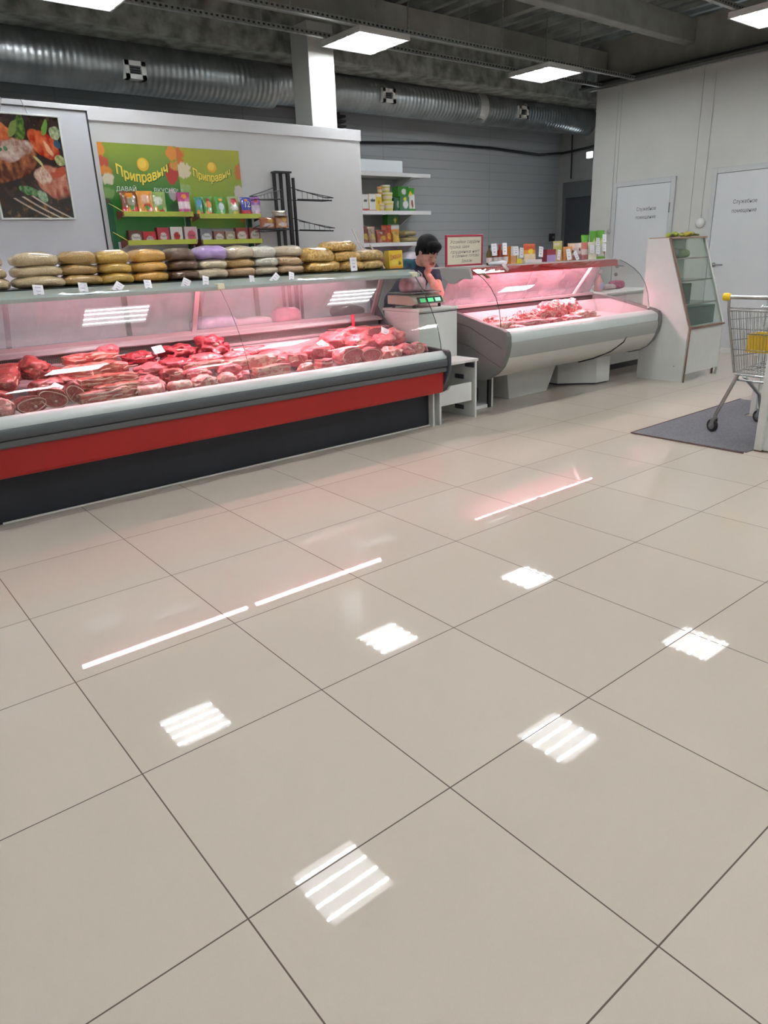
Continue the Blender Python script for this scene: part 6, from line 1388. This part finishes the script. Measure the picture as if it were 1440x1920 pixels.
# ================================================================ SHOPPING CART
M_cr = mat('chrome_wire', (.46, .47, .46), .25, .9); M_yel = mat('yellow_plastic', (.80, .52, .02), .35)
ct = thing('shopping_cart', 'wire shopping cart with yellow child seat flap, standing on the mat at right', 'shopping cart', (4.63, 1.395, .006), rotz=-PI / 2)
kw = dict(parent=ct, world=False)
MB().tube([(.01, -.02, .955), (.56, -.02, .955)], .014, 14).build('handle_bar', M_cr, smooth=True, **kw)
for x in (.0, .57):
    MB().lathe([(.015, 0), (.026, .006), (.028, .03), (.022, .05), (.010, .056)], (x - .025, -.02, .955), 18, (1, 0, 0)).build('handle_cap', M_yel, smooth=True, **kw)
def side_x(z, s): t_ = (z - .44) / .42; return (.095 - .085 * t_) if s < 0 else (.50 + .06 * t_)
for s in (-1, 1):
    x1 = side_x(.86, s); x0 = side_x(.44, s)
    MB().tube([(.02 if s < 0 else .55, -.02, .94), (side_x(.88, s) + .01, .0, .86), (x0, .03, .44)], .009, 8).build('side_tube', M_cr, smooth=True, **kw)
    g = MB(); n = 20
    for k in range(n + 1):
        y = .02 + .68 * k / n; g.tube([(x1, y, .86 - .05 * k / n), (x0, y * .93, .44 + .03 * k / n)], .0022, 5)
    for z in (.86, .80, .66, .55, .44): g.tube([(side_x(z, s), .02, z), (side_x(z, s), .68, z - .03)], .0035, 6)
    g.build('basket_side', M_cr, **kw)
g = MB(); n = 22
for k in range(n + 1):
    x = k / n; g.tube([(.012 + .548 * x, .01, .86), (.097 + .403 * x, .03, .44)], .0022, 5)
for z in (.88, .86, .74, .60, .44): g.tube([(side_x(z, -1), .01 + (.86 - z) * .05, z), (side_x(z, 1), .01 + (.86 - z) * .05, z)], .004 if z > .8 else .0028, 6)
g.build('basket_gate', M_cr, **kw)
g = MB()
for k in range(n + 1): x = k / n; g.tube([(.012 + .548 * x, .70, .81), (.097 + .403 * x, .66, .47)], .0022, 5)
g.tube([(.01, .70, .81), (.56, .70, .81)], .005, 6); g.tube([(.09, .66, .47), (.50, .66, .47)], .004, 6); g.build('basket_front', M_cr, **kw)
g = MB()
for k in range(15): x = .097 + .403 * k / 14; g.tube([(x, .03, .44), (x, .65, .47)], .0025, 5)
for k in range(6): y = .03 + .62 * k / 5; g.tube([(.095, y, .44 + .03 * k / 5), (.5, y, .44 + .03 * k / 5)], .003, 5)
g.build('basket_floor', M_cr, **kw)
sp_ = MB(); sp_.prism([(.14, .58), (.145, .71), (.20, .715), (.21, .725), (.31, .725), (.32, .715), (.42, .715), (.425, .58)], .06, .075, 'y'); so = sp_.build('child_seat_flap', M_yel, bevel=.004, **kw)
for k in range(7): MB().box(.165 + .038 * k, .172 + .038 * k, .055, .06, .60, .695).build('rib', M_yel, parent=so, world=False)
MB().tube([(.14, .055, .705), (.42, .055, .705)], .004, 6).build('seat_wire', M_cr, **kw)
MB().tube([(.22, .06, .90), (.22, .03, .89), (.34, .03, .89), (.34, .06, .95)], .004, 6).build('coin_bracket', M_cr, smooth=True, **kw)
for z, y in ((.425, .04), (.385, .06)): MB().tube([(.10, y, z), (.50, y, z - .006)], .007, 8).build('cross_tube', M_cr, **kw)
wl = [((.115, .05, .42), (.012, .01, .13), (0, 0)), ((.145, .08, .41), (.105, .46, .22), (.105, .50)), ((.385, .05, .42), (.438, .01, .13), (.44, 0)), ((.36, .08, .41), (.34, .46, .22), (.34, .50))]
for a, b_, (wx, wy) in wl:
    MB().tube([a, b_, (wx + .008, wy + .006, .095)], .013, 10).build('leg', M_cr, smooth=True, **kw)
    c_ = tag(bpy.data.objects.new('caster', None), '', ''); del c_['label']; del c_['category']; C.objects.link(c_); c_.parent = ct; c_.location = (wx, wy, 0)
    cw = dict(parent=c_, world=False)
    MB().lathe([(.030, -.011), (.046, -.009), (.046, .009), (.030, .011)], (0, 0, .046), 24, (.35, 1, 0)).build('wheel', M_black, smooth=True, **cw)
    MB().lathe([(.012, -.014), (.028, -.012), (.028, .012), (.012, .014)], (0, 0, .046), 16, (.35, 1, 0)).build('wheel_hub', M_capgrey, **cw)
    f = MB(); ax_ = Vector((.35, 1, 0)).normalized()
    for s in (-1, 1):
        o_ = ax_ * s * .016; f.prism([(o_.x - .010, .04), (o_.x + .018, .04), (o_.x + .024, .10), (o_.x - .004, .10)], o_.y - .0015, o_.y + .0015, 'y')
    f.box(-.006, .026, -.018, .018, .098, .104); f.build('fork', M_cr, **cw)
